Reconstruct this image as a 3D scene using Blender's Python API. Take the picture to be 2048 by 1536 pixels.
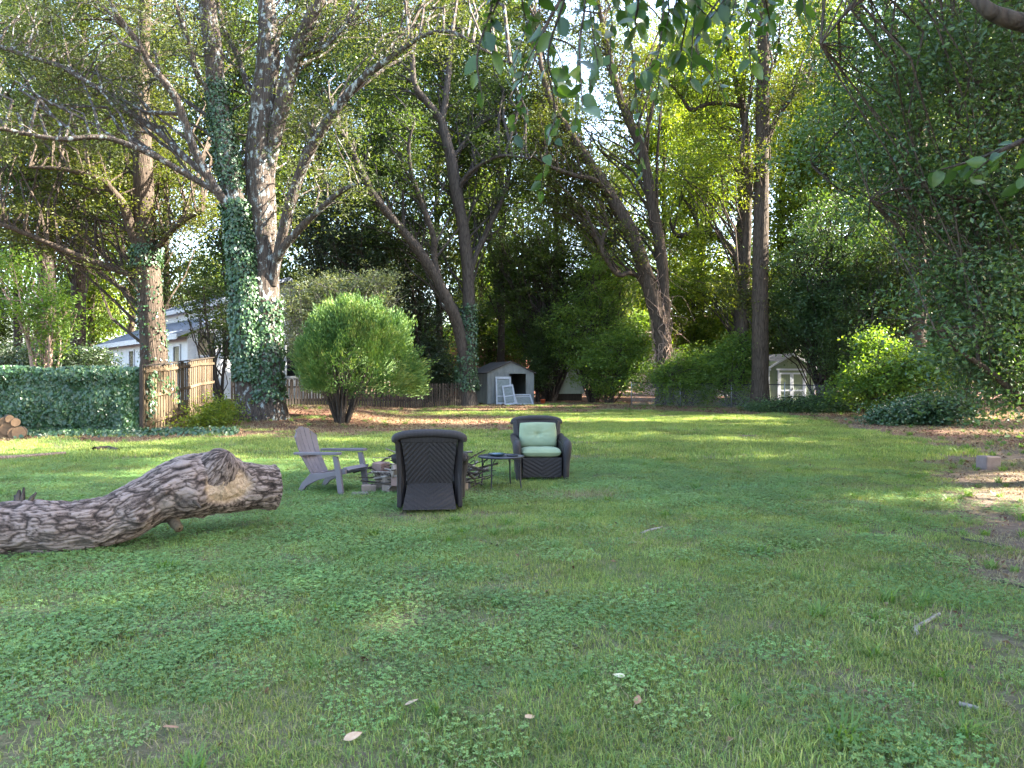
import bpy, math, random
import numpy as np
from mathutils import Vector, Matrix
for o in list(bpy.data.objects): bpy.data.objects.remove(o)
SC = bpy.context.scene
COL = SC.collection
R = math.radians

# ------------------------------------------------------------------ camera, sky, sun, exposure
FPX = 1500.0; EYE = 1.6; HOR = 760.0
cam = bpy.data.cameras.new('camera'); camo = bpy.data.objects.new('camera', cam); COL.objects.link(camo)
cam.sensor_width = 36; cam.lens = 36*FPX/2048; cam.clip_end = 2000; cam.clip_start = 0.05
camo.location = (0, 0, EYE); camo.rotation_euler = (R(90)-math.atan(8/FPX), 0, 0)
cam.dof.use_dof = True; cam.dof.focus_distance = 14; cam.dof.aperture_fstop = 7.5
SC.camera = camo
SUN_AZ = 84; SUN_EL = 36
w = bpy.data.worlds.new('World'); SC.world = w; w.use_nodes = True
nt = w.node_tree; nt.nodes.clear()
sky = nt.nodes.new('ShaderNodeTexSky'); sky.sky_type = 'NISHITA'; sky.sun_disc = False
sky.sun_elevation = R(SUN_EL); sky.sun_rotation = R(SUN_AZ); sky.dust_density = 2.0; sky.air_density = 1.0; sky.ozone_density = .7
bg = nt.nodes.new('ShaderNodeBackground'); bg.inputs[1].default_value = 0.11
wo = nt.nodes.new('ShaderNodeOutputWorld')
nt.links.new(sky.outputs[0], bg.inputs[0]); nt.links.new(bg.outputs[0], wo.inputs[0])
sun = bpy.data.lights.new('sun', 'SUN'); suno = bpy.data.objects.new('sun', sun); COL.objects.link(suno)
sun.energy = 5.0; sun.angle = R(0.5); sun.color = (1.0, 0.92, 0.78)
sd = Vector((math.sin(R(SUN_AZ))*math.cos(R(SUN_EL)), math.cos(R(SUN_AZ))*math.cos(R(SUN_EL)), math.sin(R(SUN_EL))))
suno.rotation_euler = (-sd).to_track_quat('-Z', 'Y').to_euler(); suno.location = (30, 0, 30)
vs = SC.view_settings; vs.view_transform = 'Standard'; vs.look = 'None'; vs.gamma = 1; vs.exposure = 3.7
vs.use_curve_mapping = False
try:
    SC.cycles.max_bounces = 8; SC.cycles.transparent_max_bounces = 6
except Exception: pass

# ------------------------------------------------------------------ numeric helpers
def vnoise(p, seed=0):
    p = np.asarray(p, float); i = np.floor(p).astype(np.int64); f = p-i; f = f*f*(3-2*f)
    def hsh(a, b, c):
        n = (a*374761393+b*668265263+c*2147483647+seed*974634777) & 0xffffffff
        n = ((n ^ (n >> 13))*1274126177) & 0xffffffff
        n = ((n ^ (n >> 16))*2246822519) & 0xffffffff
        return ((n ^ (n >> 15)) & 0xffffff)/float(0xffffff)
    r = 0
    for a in (0, 1):
        for b in (0, 1):
            for c in (0, 1):
                wgt = (f[..., 0] if a else 1-f[..., 0])*(f[..., 1] if b else 1-f[..., 1])*(f[..., 2] if c else 1-f[..., 2])
                r = r+wgt*hsh(i[..., 0]+a, i[..., 1]+b, i[..., 2]+c)
    return r
def fbm(p, seed=0, oct=4):
    s = 0; a = .5; t = 0; p = np.asarray(p, float)
    for k in range(oct):
        s = s+a*vnoise(p*2**k+k*17.3, seed+k); t += a; a *= .5
    return s/t
def n2(x, y, sc, seed=0, oct=3):
    x = np.asarray(x, float); y = np.asarray(y, float)
    return fbm(np.stack([x*sc, y*sc, np.zeros_like(x)+.5], -1), seed, oct)
def sst(a, b, x):
    t = np.clip((np.asarray(x, float)-a)/(b-a), 0, 1); return t*t*(3-2*t)
def hgt(x, y):
    x = np.asarray(x, float); y = np.asarray(y, float)
    h = (n2(x, y, .25, 3)-.5)*.10*sst(2, 6, y)
    h = h+.42*sst(22, 31, y)*sst(-4, -9, x)*(1-sst(60, 90, y))
    h = h+.28*sst(33, 42, y)*sst(-9, -4, x)*(1-sst(90, 140, y))
    return h
def H(x, y): return float(hgt(x, y))
def P(px, py, d): return Vector(((px-1024)/FPX*d, d, EYE+(HOR-py)/FPX*d))
def G(px, d):
    x = (px-1024)/FPX*d; return Vector((x, d, H(x, d)))

# ------------------------------------------------------------------ object helpers
def props(o, label=None, cat=None, group=None, kind=None):
    if label: o['label'] = label
    if cat: o['category'] = cat
    if group: o['group'] = group
    if kind: o['kind'] = kind
    return o
def thing(name, label, cat, loc=(0, 0, 0), rz=0, group=None):
    o = bpy.data.objects.new(name, None); COL.objects.link(o); o.empty_display_size = .2
    o.location = loc; o.rotation_euler = (0, 0, rz)
    return props(o, label, cat, group)
def npmesh(name, V, F, mat=None, tint=None, uv=None, smooth=False, face_attr='tint'):
    V = np.asarray(V, np.float32); F = np.asarray(F, np.int32); k = F.shape[1]; n = len(F)
    me = bpy.data.meshes.new(name)
    me.vertices.add(len(V)); me.vertices.foreach_set('co', V.ravel())
    me.loops.add(n*k); me.loops.foreach_set('vertex_index', F.ravel())
    me.polygons.add(n); me.polygons.foreach_set('loop_start', np.arange(0, n*k, k, dtype=np.int32))
    if tint is not None:
        dom = 'FACE' if len(tint) == n else 'POINT'
        a = me.attributes.new(face_attr, 'FLOAT', dom); a.data.foreach_set('value', np.asarray(tint, np.float32))
    if uv is not None:
        u = me.uv_layers.new(name='UVMap'); u.data.foreach_set('uv', np.asarray(uv, np.float32)[F.ravel()].ravel())
    me.polygons.foreach_set('use_smooth', np.full(n, bool(smooth)))
    me.update(calc_edges=True)
    if mat: me.materials.append(mat)
    return me
def link(name, me, parent=None, kind=None, label=None, loc=None):
    o = bpy.data.objects.new(name, me); COL.objects.link(o)
    if parent: o.parent = parent
    if kind: o['kind'] = kind
    if label: o['label'] = label
    if loc is not None: o.location = loc
    return o
class MB:
    def __init__(s): s.v = []; s.f = []
    def add(s, V, F):
        b = len(s.v); s.v += [tuple(p) for p in V]; s.f += [tuple(i+b for i in f) for f in F]; return s
    def box(s, c, d, M=None):
        x, y, z = d[0]/2, d[1]/2, d[2]/2
        V = [Vector((a*x, b*y, e*z)) for e in (-1, 1) for b in (-1, 1) for a in (-1, 1)]
        if M is not None: V = [M @ p for p in V]
        V = [p+Vector(c) for p in V]
        return s.add(V, [(0, 2, 3, 1), (4, 5, 7, 6), (0, 1, 5, 4), (2, 6, 7, 3), (0, 4, 6, 2), (1, 3, 7, 5)])
    def beam(s, a, b, wd, th, up=(0, 0, 1)):
        a = Vector(a); b = Vector(b); z = (b-a); L = z.length; z.normalize(); x = z.cross(Vector(up))
        if x.length < 1e-4: x = z.cross(Vector((1, 0, 0)))
        x.normalize(); y = x.cross(z)
        M = Matrix((x, y, z)).transposed()
        return s.box((a+b)/2, (wd, th, L), M)
    def quad(s, *p): return s.add(p, [tuple(range(len(p)))])
    def prism(s, poly, ext):
        n = len(poly); e = Vector(ext); V = [Vector(p) for p in poly]+[Vector(p)+e for p in poly]
        return s.add(V, [tuple(range(n))[::-1], tuple(range(n, 2*n))]+[(i, (i+1) % n, n+(i+1) % n, n+i) for i in range(n)])
    def tube(s, pts, rad, n=8, cap=True):
        V, F = tube_np(pts, rad, n); b = len(s.v)
        s.v += [tuple(p) for p in V]; s.f += [tuple(int(i)+b for i in f) for f in F]
        if cap:
            m = len(V); s.f.append(tuple(b+i for i in range(n))[::-1]); s.f.append(tuple(b+m-n+i for i in range(n)))
        return s
    def lathe(s, prof, n=24, c=(0, 0, 0)):
        V = []
        for r, z in prof:
            for k in range(n):
                t = 2*math.pi*k/n; V.append((c[0]+r*math.cos(t), c[1]+r*math.sin(t), c[2]+z))
        F = [(j*n+k, j*n+(k+1) % n, (j+1)*n+(k+1) % n, (j+1)*n+k) for j in range(len(prof)-1) for k in range(n)]
        F += [tuple(range(n))[::-1], tuple(range((len(prof)-1)*n, len(prof)*n))]
        return s.add(V, F)
    def grid(s, fn, nu, nv):
        V = [fn(i/nu, j/nv) for j in range(nv+1) for i in range(nu+1)]
        return s.add(V, [(j*(nu+1)+i, j*(nu+1)+i+1, (j+1)*(nu+1)+i+1, (j+1)*(nu+1)+i) for j in range(nv) for i in range(nu)])
    def mesh(s, name, mat, smooth=False):
        me = bpy.data.meshes.new(name); me.from_pydata([tuple(p) for p in s.v], [], s.f); me.update()
        if smooth: me.polygons.foreach_set('use_smooth', [True]*len(me.polygons))
        me.materials.append(mat); return me
    def build(s, name, mat, parent=None, smooth=False, bevel=0, kind=None, label=None):
        o = link(name, s.mesh(name, mat, smooth), parent, kind, label)
        if bevel:
            m = o.modifiers.new('bevel', 'BEVEL'); m.width = bevel; m.segments = 2; m.limit_method = 'ANGLE'
        return o
def catmull(pts, rad, per=4):
    p = np.array([tuple(q) for q in pts], float); r = np.array(rad, float)
    if len(p) < 3: per = max(per, 2)
    e = np.vstack([2*p[0]-p[1], p, 2*p[-1]-p[-2]]); out = []; ro = []
    for i in range(len(p)-1):
        a, b, c, d = e[i], e[i+1], e[i+2], e[i+3]
        for k in range(per):
            t = k/per; out.append(.5*((2*b)+(c-a)*t+(2*a-5*b+4*c-d)*t*t+(3*b-a-3*c+d)*t**3)); ro.append(r[i]+(r[i+1]-r[i])*t)
    out.append(p[-1]); ro.append(r[-1]); return np.array(out), np.array(ro)
def frames(p):
    t = np.gradient(p, axis=0); t /= np.linalg.norm(t, axis=1)[:, None]+1e-9
    u = np.zeros_like(p); ref = np.array([0, 1., 0]) if abs(t[0, 1]) < .9 else np.array([1., 0, 0])
    a = ref-t[0]*ref.dot(t[0]); u[0] = a/np.linalg.norm(a)
    for i in range(1, len(p)):
        a = u[i-1]-t[i]*u[i-1].dot(t[i]); u[i] = a/(np.linalg.norm(a)+1e-9)
    return t, u, np.cross(t, u)
def tube_np(pts, rad, n=8, noise=0, seed=0, nsc=3.0):
    p = np.array([tuple(q) for q in pts], float); m = len(p); r = np.broadcast_to(np.asarray(rad, float), (m,))
    t, u, v = frames(p); a = np.linspace(0, 2*np.pi, n, endpoint=False)
    dirs = np.cos(a)[None, :, None]*u[:, None]+np.sin(a)[None, :, None]*v[:, None]
    rr = np.repeat(r[:, None], n, 1)
    if noise: rr = rr*(1+noise*2*(fbm((p[:, None]+dirs*r[:, None, None])*nsc*np.array([1, 1, .35]), seed)-.5))
    V = (p[:, None]+dirs*rr[..., None]).reshape(-1, 3)
    i = np.arange(m-1)[:, None]*n; k = np.arange(n)[None]; k2 = (k+1) % n
    F = np.stack([i+k, i+k2, i+n+k2, i+n+k], -1).reshape(-1, 4)
    return V, F
def merge(parts):
    Vs = []; Fs = []; b = 0
    for V, F in parts: Vs.append(V); Fs.append(F+b); b += len(V)
    return np.vstack(Vs), np.vstack(Fs)
def batch_tubes(PTS, RAD, n=4):          # PTS (B,m,3), RAD (B,m): thin branches all at once
    B, m, _ = PTS.shape
    t = np.gradient(PTS, axis=1); t /= np.linalg.norm(t, axis=2)[..., None]+1e-9
    ref = np.where(np.abs(t[..., 2:3]) < .8, np.array([0, 0, 1.]), np.array([1., 0, 0]))
    u = np.cross(t, ref); u /= np.linalg.norm(u, axis=2)[..., None]+1e-9; v = np.cross(t, u)
    a = np.linspace(0, 2*np.pi, n, endpoint=False)
    V = PTS[:, :, None]+RAD[:, :, None, None]*(np.cos(a)[:, None]*u[:, :, None]+np.sin(a)[:, None]*v[:, :, None])
    b = (np.arange(B)*m*n)[:, None, None]; i = (np.arange(m-1)*n)[None, :, None]; k = np.arange(n)[None, None]; k2 = (k+1) % n
    F = np.stack([b+i+k, b+i+k2, b+i+n+k2, b+i+n+k], -1).reshape(-1, 4)
    return V.reshape(-1, 3), F
def unit(a): return a/(np.linalg.norm(a, axis=-1)[..., None]+1e-9)
def leaf_quads(rng, C, size, ratio=.55, up=.9, droop=.25, fold=.12, nrm=None, axis=None):
    n = len(C)
    ax = rng.normal(size=(n, 3))*[1, 1, .6]-[0, 0, droop] if axis is None else axis+rng.normal(size=(n, 3))*.35
    ax = unit(ax)
    N = rng.normal(size=(n, 3))*.75+[0, 0, up] if nrm is None else nrm+rng.normal(size=(n, 3))*.45
    S = unit(np.cross(ax, N)); N = np.cross(S, ax)
    L = (size*rng.uniform(.65, 1.3, n))[:, None]; W = L*ratio
    V = np.stack([C-ax*L*.5, C+S*W*.5-ax*L*.05+N*L*fold, C+ax*L*.5, C-S*W*.5-ax*L*.05+N*L*fold], 1).reshape(-1, 3)
    return V, np.arange(4*n).reshape(n, 4)

# ------------------------------------------------------------------ materials
def newmat(name):
    m = bpy.data.materials.new(name); m.use_nodes = True; nt = m.node_tree; nt.nodes.clear()
    out = nt.nodes.new('ShaderNodeOutputMaterial'); return m, nt, out
def N(nt, typ, ins=None, **kw):
    n = nt.nodes.new(typ)
    for k, v in kw.items(): setattr(n, k, v)
    for k, v in (ins or {}).items():
        if hasattr(v, 'is_output') or isinstance(v, bpy.types.NodeSocket): nt.links.new(v, n.inputs[k])
        else: n.inputs[k].default_value = v
    return n
def c4(c): return (c[0], c[1], c[2], 1)
def ramp(nt, fac, stops):
    n = nt.nodes.new('ShaderNodeValToRGB'); e = n.color_ramp.elements
    while len(e) < len(stops): e.new(.5)
    for el, (p, c) in zip(e, stops): el.position = p; el.color = c4(c)
    nt.links.new(fac, n.inputs[0]); return n.outputs[0]
def coord(nt, which='Object', scale=(1, 1, 1)):
    t = nt.nodes.new('ShaderNodeTexCoord'); mp = nt.nodes.new('ShaderNodeMapping'); mp.inputs['Scale'].default_value = scale
    nt.links.new(t.outputs[which], mp.inputs[0]); return mp.outputs[0]
def noise_t(nt, vec, sc, det=4, rough=.6):
    return N(nt, 'ShaderNodeTexNoise', {'Vector': vec, 'Scale': sc, 'Detail': det, 'Roughness': rough}).outputs[0]
def bsdf(nt, out, base, rough=.6, spec=.5, metal=0, bump=None, bstr=.3, bdist=.02):
    p = nt.nodes.new('ShaderNodeBsdfPrincipled')
    if isinstance(base, bpy.types.NodeSocket): nt.links.new(base, p.inputs['Base Color'])
    else: p.inputs['Base Color'].default_value = c4(base)
    if isinstance(rough, bpy.types.NodeSocket): nt.links.new(rough, p.inputs['Roughness'])
    else: p.inputs['Roughness'].default_value = rough
    p.inputs['Specular IOR Level'].default_value = spec; p.inputs['Metallic'].default_value = metal
    if bump is not None:
        b = N(nt, 'ShaderNodeBump', {'Height': bump, 'Strength': bstr, 'Distance': bdist}); nt.links.new(b.outputs[0], p.inputs['Normal'])
    if out: nt.links.new(p.outputs[0], out.inputs[0])
    return p
def m_plain(name, c1, c2=None, sc=6, rough=.6, spec=.4, metal=0, bump=.15, stretch=(1, 1, 1), bd=.01):
    m, nt, out = newmat(name); v = coord(nt, 'Object', stretch); n = noise_t(nt, v, sc, 6)
    c2 = c2 or tuple(x*.75 for x in c1)
    bsdf(nt, out, ramp(nt, n, [(.3, c2), (.7, c1)]), rough, spec, metal, n, bump, bd); return m
def m_board(name, c1, c2):
    m, nt, out = newmat(name); v = coord(nt, 'Object', (9, 9, .6)); n = noise_t(nt, v, 5, 6); oi = N(nt, 'ShaderNodeObjectInfo').outputs['Random']
    hsv = N(nt, 'ShaderNodeHueSaturation', {'Color': ramp(nt, n, [(.3, c2), (.7, c1)])}); mr = N(nt, 'ShaderNodeMapRange', {'Value': oi, 'To Min': .6, 'To Max': 1.2}); nt.links.new(mr.outputs[0], hsv.inputs['Value'])
    bsdf(nt, out, hsv.outputs[0], .85, .2, 0, n, .4, .01); return m
def m_leaf(name, cols, trans=.35, rough=.5, spec=.35, tcol=(2.2, 2.1, .55), vary=0):
    m, nt, out = newmat(name)
    a = N(nt, 'ShaderNodeAttribute', attribute_name='tint')
    k = len(cols); col = ramp(nt, a.outputs['Fac'], [(.02+.96*i/(k-1), c) for i, c in enumerate(cols)])
    if vary:
        oi = N(nt, 'ShaderNodeObjectInfo').outputs['Random']; mr = N(nt, 'ShaderNodeMapRange', {'Value': oi, 'To Min': 1-vary, 'To Max': 1+vary*.8})
        wn = N(nt, 'ShaderNodeTexWhiteNoise', {'W': oi}, noise_dimensions='1D').outputs['Value']; mh = N(nt, 'ShaderNodeMapRange', {'Value': wn, 'To Min': .475, 'To Max': .512})
        hs = N(nt, 'ShaderNodeHueSaturation', {'Hue': mh.outputs[0], 'Value': mr.outputs[0], 'Color': col}); col = hs.outputs[0]
    p = bsdf(nt, None, col, rough, spec)
    mx = N(nt, 'ShaderNodeMix', {'Factor': 1.0, 'A': col, 'B': c4(tcol)} if False else None, data_type='RGBA', blend_type='MULTIPLY')
    mx.inputs[0].default_value = 1; nt.links.new(col, mx.inputs[6]); mx.inputs[7].default_value = c4(tcol)
    t = N(nt, 'ShaderNodeBsdfTranslucent', {'Color': mx.outputs[2]})
    s = N(nt, 'ShaderNodeMixShader', {0: trans, 1: p.outputs[0], 2: t.outputs[0]}); nt.links.new(s.outputs[0], out.inputs[0])
    return m
def m_bark(name, c1, c2, sc=1.0, lichen=None, lam=.55):
    m, nt, out = newmat(name); v = coord(nt, 'Object', (1, 1, .16))
    n1 = noise_t(nt, v, 9*sc, 8, .7); vo = N(nt, 'ShaderNodeTexVoronoi', {'Vector': v, 'Scale': 13*sc}, feature='DISTANCE_TO_EDGE').outputs[0]
    h = N(nt, 'ShaderNodeMath', {0: n1, 1: vo}, operation='ADD').outputs[0]
    col = ramp(nt, h, [(.35, c2), (.62, c1), (.95, tuple(x*1.35 for x in c1))])
    if lichen:
        v2 = coord(nt, 'Object', (1, 1, .6)); l = noise_t(nt, v2, 5.5, 8, .72)
        f = ramp(nt, l, [(lam-.03, (0, 0, 0)), (lam+.04, (1, 1, 1))])
        mx = N(nt, 'ShaderNodeMix', data_type='RGBA'); nt.links.new(f, mx.inputs[0]); nt.links.new(col, mx.inputs[6]); mx.inputs[7].default_value = c4(lichen); col = mx.outputs[2]
    bsdf(nt, out, col, .9, .15, 0, h, .9, .05); return m

ML = {
 'oak':   m_leaf('oak_leaf', [(0.0254,0.0450,0.0131), (0.0399,0.0690,0.0182), (0.0617,0.0908,0.0218)], .38),
 'willow':m_leaf('willow_oak_leaf', [(0.0310,0.0434,0.0186), (0.0465,0.0620,0.0248), (0.0682,0.0806,0.0310)], .38),
 'olive': m_leaf('olive_green_leaf', [(0.0340,0.0476,0.0122), (0.0578,0.0748,0.0163), (0.0884,0.0986,0.0204)], .42),
 'bright':m_leaf('bright_green_leaf', [(0.0561,0.0935,0.0140), (0.0935,0.1403,0.0187), (0.1496,0.1777,0.0234)], .48),  # base yellowed to stand in for sun shining through the leaves
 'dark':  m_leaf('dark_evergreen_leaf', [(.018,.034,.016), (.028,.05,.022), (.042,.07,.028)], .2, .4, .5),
 'privet':m_leaf('pale_privet_leaf', [(0.1100,0.1430,0.0825), (0.1650,0.1980,0.1100), (0.2310,0.2585,0.1540)], .3),
 'blue':  m_leaf('bluish_shrub_leaf', [(0.0297,0.0659,0.0269), (0.0479,0.0913,0.0356), (0.0745,0.1268,0.0395)], .34, .42, .5),
 'ivy':   m_leaf('ivy_leaf', [(0.0202,0.0480,0.0221), (0.0331,0.0749,0.0309), (0.0570,0.1104,0.0427)], .16, .36, .5),
 'thuja': m_leaf('thuja_spray', [(0.0438,0.0938,0.0250), (0.0750,0.1438,0.0375), (0.1187,0.1875,0.0438), (0.2000,0.2250,0.0688)], .25, .6, .3, (1.5, 1.5, .6)),
 'shrub': m_leaf('shrub_leaf', [(0.0486,0.0972,0.0194), (0.0810,0.1458,0.0270), (0.1296,0.1890,0.0324)], .42),
 'near':  m_leaf('large_near_leaf', [(0.0154,0.0385,0.0112), (0.0245,0.0595,0.0154), (0.0420,0.0840,0.0175)], .35, .38, .5),
 'grass': m_leaf('grass_blade', [(0.0901,0.1583,0.0427), (0.1537,0.2401,0.0581), (0.2385,0.3056,0.0770), (0.3604,0.3492,0.1283)], .35, .55, .3, (1.25, 1.15, .5), .38),
 'clover':m_leaf('clover_leaf', [(0.0849,0.1654,0.0514), (0.1245,0.2315,0.0709), (0.1697,0.2921,0.0886)], .3, .55, .3, (1.4, 1.3, .5), .34),
 'straw': m_leaf('dry_grass_blade', [(.22,.18,.10), (.30,.26,.15), (.18,.17,.07)], .25, .7, .2, (1.1, 1, .7)),
 'weed':  m_leaf('weed_blade', [(.05,.105,.022), (.075,.145,.03), (.11,.18,.04)], .34, .5, .35),
 'litter':m_leaf('dead_leaf', [(.07,.035,.022), (.12,.065,.04), (.22,.15,.09), (.10,.042,.028)], .15, .75, .2, (1.1, .9, .6)),
}
BK = {
 'grey':  m_bark('grey_bark', (.060,.050,.042), (.02,.017,.015)),
 'lichen':m_bark('lichen_bark', (.060,.047,.038), (.02,.016,.014), 1, (.26,.29,.28), .57),
 'brown': m_bark('brown_bark', (.060,.045,.034), (.018,.014,.011)),
 'dark':  m_bark('dark_bark', (.05,.04,.033), (.018,.014,.012)),
 'pale':  m_bark('pale_bark', (.25,.22,.19), (.11,.09,.08)),
 'vine':  m_bark('vine_bark', (.24,.17,.13), (.11,.075,.06), 2),
}
M_white = m_plain('white_paint', (.62,.63,.65), (.50,.51,.54), 5, .5, .4)
M_wood = m_board('weathered_board', (.135,.10,.062), (.065,.046,.028))
M_woodd = m_board('dark_weathered_wood', (.052,.042,.033), (.026,.02,.016))
M_dark = m_plain('dark_glass', (.02,.022,.026), (.012,.013,.016), 2, .12, .5, 0, 0)
M_blackmetal = m_plain('black_metal', (.03,.032,.038), (.018,.018,.022), 20, .45, .5, .6, .05)
M_galv = m_plain('galvanised_wire', (.35,.36,.37), (.22,.23,.24), 20, .45, .5, .8, .05)
M_wick = None

# ------------------------------------------------------------------ ground
def soil_mask(x, y):
    x = np.asarray(x, float); y = np.asarray(y, float); nz = n2(x, y, .55, 11, 4); nf = n2(x, y, 2.2, 12, 3)
    j = (nz-.5)*2; jf = (nf-.5)*2
    s = sst(-.7, .55, x-(.525*y+.40)+j*1.5+jf*1.2)*(1-sst(14, 20, y))                       # bare earth under the right-hand trees
    s = np.maximum(s, sst(-.3, 1.2, x-(9.3+.12*(y-14))+j*1.5)*sst(12, 15, y))
    s = np.maximum(s, sst(.25, 1, 1.2-np.hypot((x+1.0)/1.35, (y-8.75)/.55)+j*.35)*.95)    # worn patch behind the wicker chair
    s = np.maximum(s, sst(.2, 1, 1.15-np.hypot((x+.9)/1.25, (y-11)/1.0)+j*.4)*.85)
    s = np.maximum(s, sst(.35, 1, 1.1-np.hypot((x-.75)/.55, (y-10.1)/.4)+j*.4)*.8)
    s = np.maximum(s, sst(.58, .72, n2(x, y, .9, 15, 4))*.65); s = np.maximum(s, sst(.64, .74, n2(x, y, 2.6, 16, 3))*.75)
    return np.clip(s, 0, 1)
def mulch_mask(x, y):
    x = np.asarray(x, float); y = np.asarray(y, float); j = (n2(x, y, .4, 21, 4)-.5)*2; jf = (n2(x, y, 1.6, 22)-.5)*2
    m = sst(-.1, .45, 1-np.hypot((x+4.6)/7.2, (y-28)/7.6)+j*.35+jf*.15)
    m = np.maximum(m, sst(0, 2.0, (y-(18.0+.45*(x+13)*.8))+j*2.2+jf)*sst(-2.5, -6, x)*.9)
    m = np.maximum(m, sst(0, 2.5, y-(35.5-.10*np.clip(x, 0, 20))+j*3.5+jf*1.5)*.9)
    m = np.maximum(m, sst(0, 1.5, x-(10.5+.1*(y-18))+j*1.3)*sst(16, 19, y)*.9)
    return np.clip(m, 0, 1)
def axis_pts(segs):
    o = []
    for a, b, st in segs: o += list(np.arange(a, b, st))
    return np.array(o+[segs[-1][1]])
xs = axis_pts([(-400, -60, 20), (-60, -24, 2), (-24, -9, .4), (-9, 9, .14), (9, 24, .4), (24, 60, 2), (60, 400, 20)])
ys = axis_pts([(-80, 0, 4), (0, 2.5, .25), (2.5, 16, .12), (16, 46, .35), (46, 80, 2), (80, 700, 20)])
XX, YY = np.meshgrid(xs, ys); ZZ = hgt(XX, YY)
ZZ = ZZ+(n2(XX, YY, 3.0, 5)-.5)*.035*(1-sst(46, 60, YY))
V = np.stack([XX, YY, ZZ], -1).reshape(-1, 3); nx = len(xs); ny = len(ys)
i = (np.arange(ny-1)*nx)[:, None]; k = np.arange(nx-1)[None]
F = np.stack([i+k, i+k+1, i+nx+k+1, i+nx+k], -1).reshape(-1, 4)
m, nt, out = newmat('lawn_soil')
tc = coord(nt, 'Object'); a1 = N(nt, 'ShaderNodeAttribute', attribute_name='soil').outputs['Fac']; a2 = N(nt, 'ShaderNodeAttribute', attribute_name='mulch').outputs['Fac']
nA = noise_t(nt, tc, 9, 8, .7); nB = noise_t(nt, tc, .8, 5, .6); nC = noise_t(nt, tc, 60, 3, .7)
def mix(nt, f, a, b):
    mx = N(nt, 'ShaderNodeMix', data_type='RGBA')
    for idx, s in ((0, f), (6, a), (7, b)):
        if isinstance(s, bpy.types.NodeSocket): nt.links.new(s, mx.inputs[idx])
        else: mx.inputs[idx].default_value = s if idx == 0 else c4(s)
    return mx.outputs[2]
nG = N(nt, 'ShaderNodeMath', {0: nA, 1: nC}, operation='ADD').outputs[0]; nG = N(nt, 'ShaderNodeMath', {0: nG, 1: .5}, operation='MULTIPLY').outputs[0]
gcol = ramp(nt, nG, [(.34, (.03,.028,.018)), (.46, (.085,.095,.04)), (.56, (.14,.135,.07)), (.68, (.25,.19,.12))])
scol = ramp(nt, nA, [(.25, (.06,.043,.033)), (.5, (.12,.087,.066)), (.75, (.19,.145,.11))])
mcol = ramp(nt, nC, [(.25, (.05,.024,.018)), (.5, (.125,.06,.042)), (.72, (.20,.11,.075)), (.9, (.30,.21,.13))])
col = mix(nt, a2, mix(nt, a1, gcol, scol), mcol)
hh = N(nt, 'ShaderNodeMath', {0: nA, 1: nC}, operation='ADD').outputs[0]
bsdf(nt, out, col, .95, .1, 0, hh, .7, .03); M_ground = m
me = npmesh('lawn', V, F, M_ground, soil_mask(XX, YY).ravel(), face_attr='soil', smooth=True)
a = me.attributes.new('mulch', 'FLOAT', 'POINT'); a.data.foreach_set('value', mulch_mask(XX, YY).ravel().astype(np.float32))
link('ground', me, kind='structure')

# ------------------------------------------------------------------ grass, clover, weeds, litter
def blades(rng, n, rad, h0, h1, wd, lean, tint=(0, 1)):
    r = rad*np.sqrt(rng.uniform(0, 1, n)); t = rng.uniform(0, 2*np.pi, n); c = np.stack([r*np.cos(t), r*np.sin(t), np.full(n, -.008)], -1)
    d = rng.uniform(0, 2*np.pi, n); out_ = np.stack([np.cos(d), np.sin(d), 0*d], -1); s = np.stack([-np.sin(d), np.cos(d), 0*d], -1)
    h = rng.uniform(h0, h1, n)[:, None]; ln = rng.uniform(.15, 1, n)[:, None]*lean; wv = wd*rng.uniform(.7, 1.3, n)[:, None]; up = np.array([0, 0, 1.])
    m_ = c+up*h*.6+out_*h*ln*.4; tp = c+up*h*(1-.25*ln)+out_*h*ln
    V = np.stack([c-s*wv/2, c+s*wv/2, m_+s*wv*.4, m_-s*wv*.4, tp+s*wv*.06, tp-s*wv*.06], 1).reshape(-1, 3)
    b = np.arange(n)[:, None]*6; F = np.stack([b+[0, 1, 2, 3], b+[3, 2, 4, 5]], 1).reshape(-1, 4)
    return V, F, np.repeat(rng.uniform(tint[0], tint[1], n), 2)
def clover(rng, n, rad, size=.0088):
    r = rad*np.sqrt(rng.uniform(0, 1, n)); t = rng.uniform(0, 2*np.pi, n)
    c = np.stack([r*np.cos(t), r*np.sin(t), rng.uniform(.015, .05, n)], -1); ti = np.clip(rng.normal(.5, .25, n), 0, 1)
    Vs = []; rot = rng.uniform(0, 6.28, n); tilt = rng.normal(0, .25, (n, 3))+[0, 0, 1]; tilt = unit(tilt); sz = size*rng.uniform(.7, 1.3, n)[:, None]
    for q in range(3):
        a = rot+q*2.094; ax = np.stack([np.cos(a), np.sin(a), 0*a+.15], -1); ax = unit(ax-tilt*(ax*tilt).sum(1)[:, None]*.8); s = np.cross(tilt, ax)
        Vs.append(np.stack([c, c+ax*sz*.75+s*sz*.55, c+ax*sz*1.15, c+ax*sz*.75-s*sz*.55], 1))
    V = np.concatenate(Vs, 0).reshape(-1, 3); return V, np.arange(len(V)).reshape(-1, 4), np.tile(ti, 3)
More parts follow.
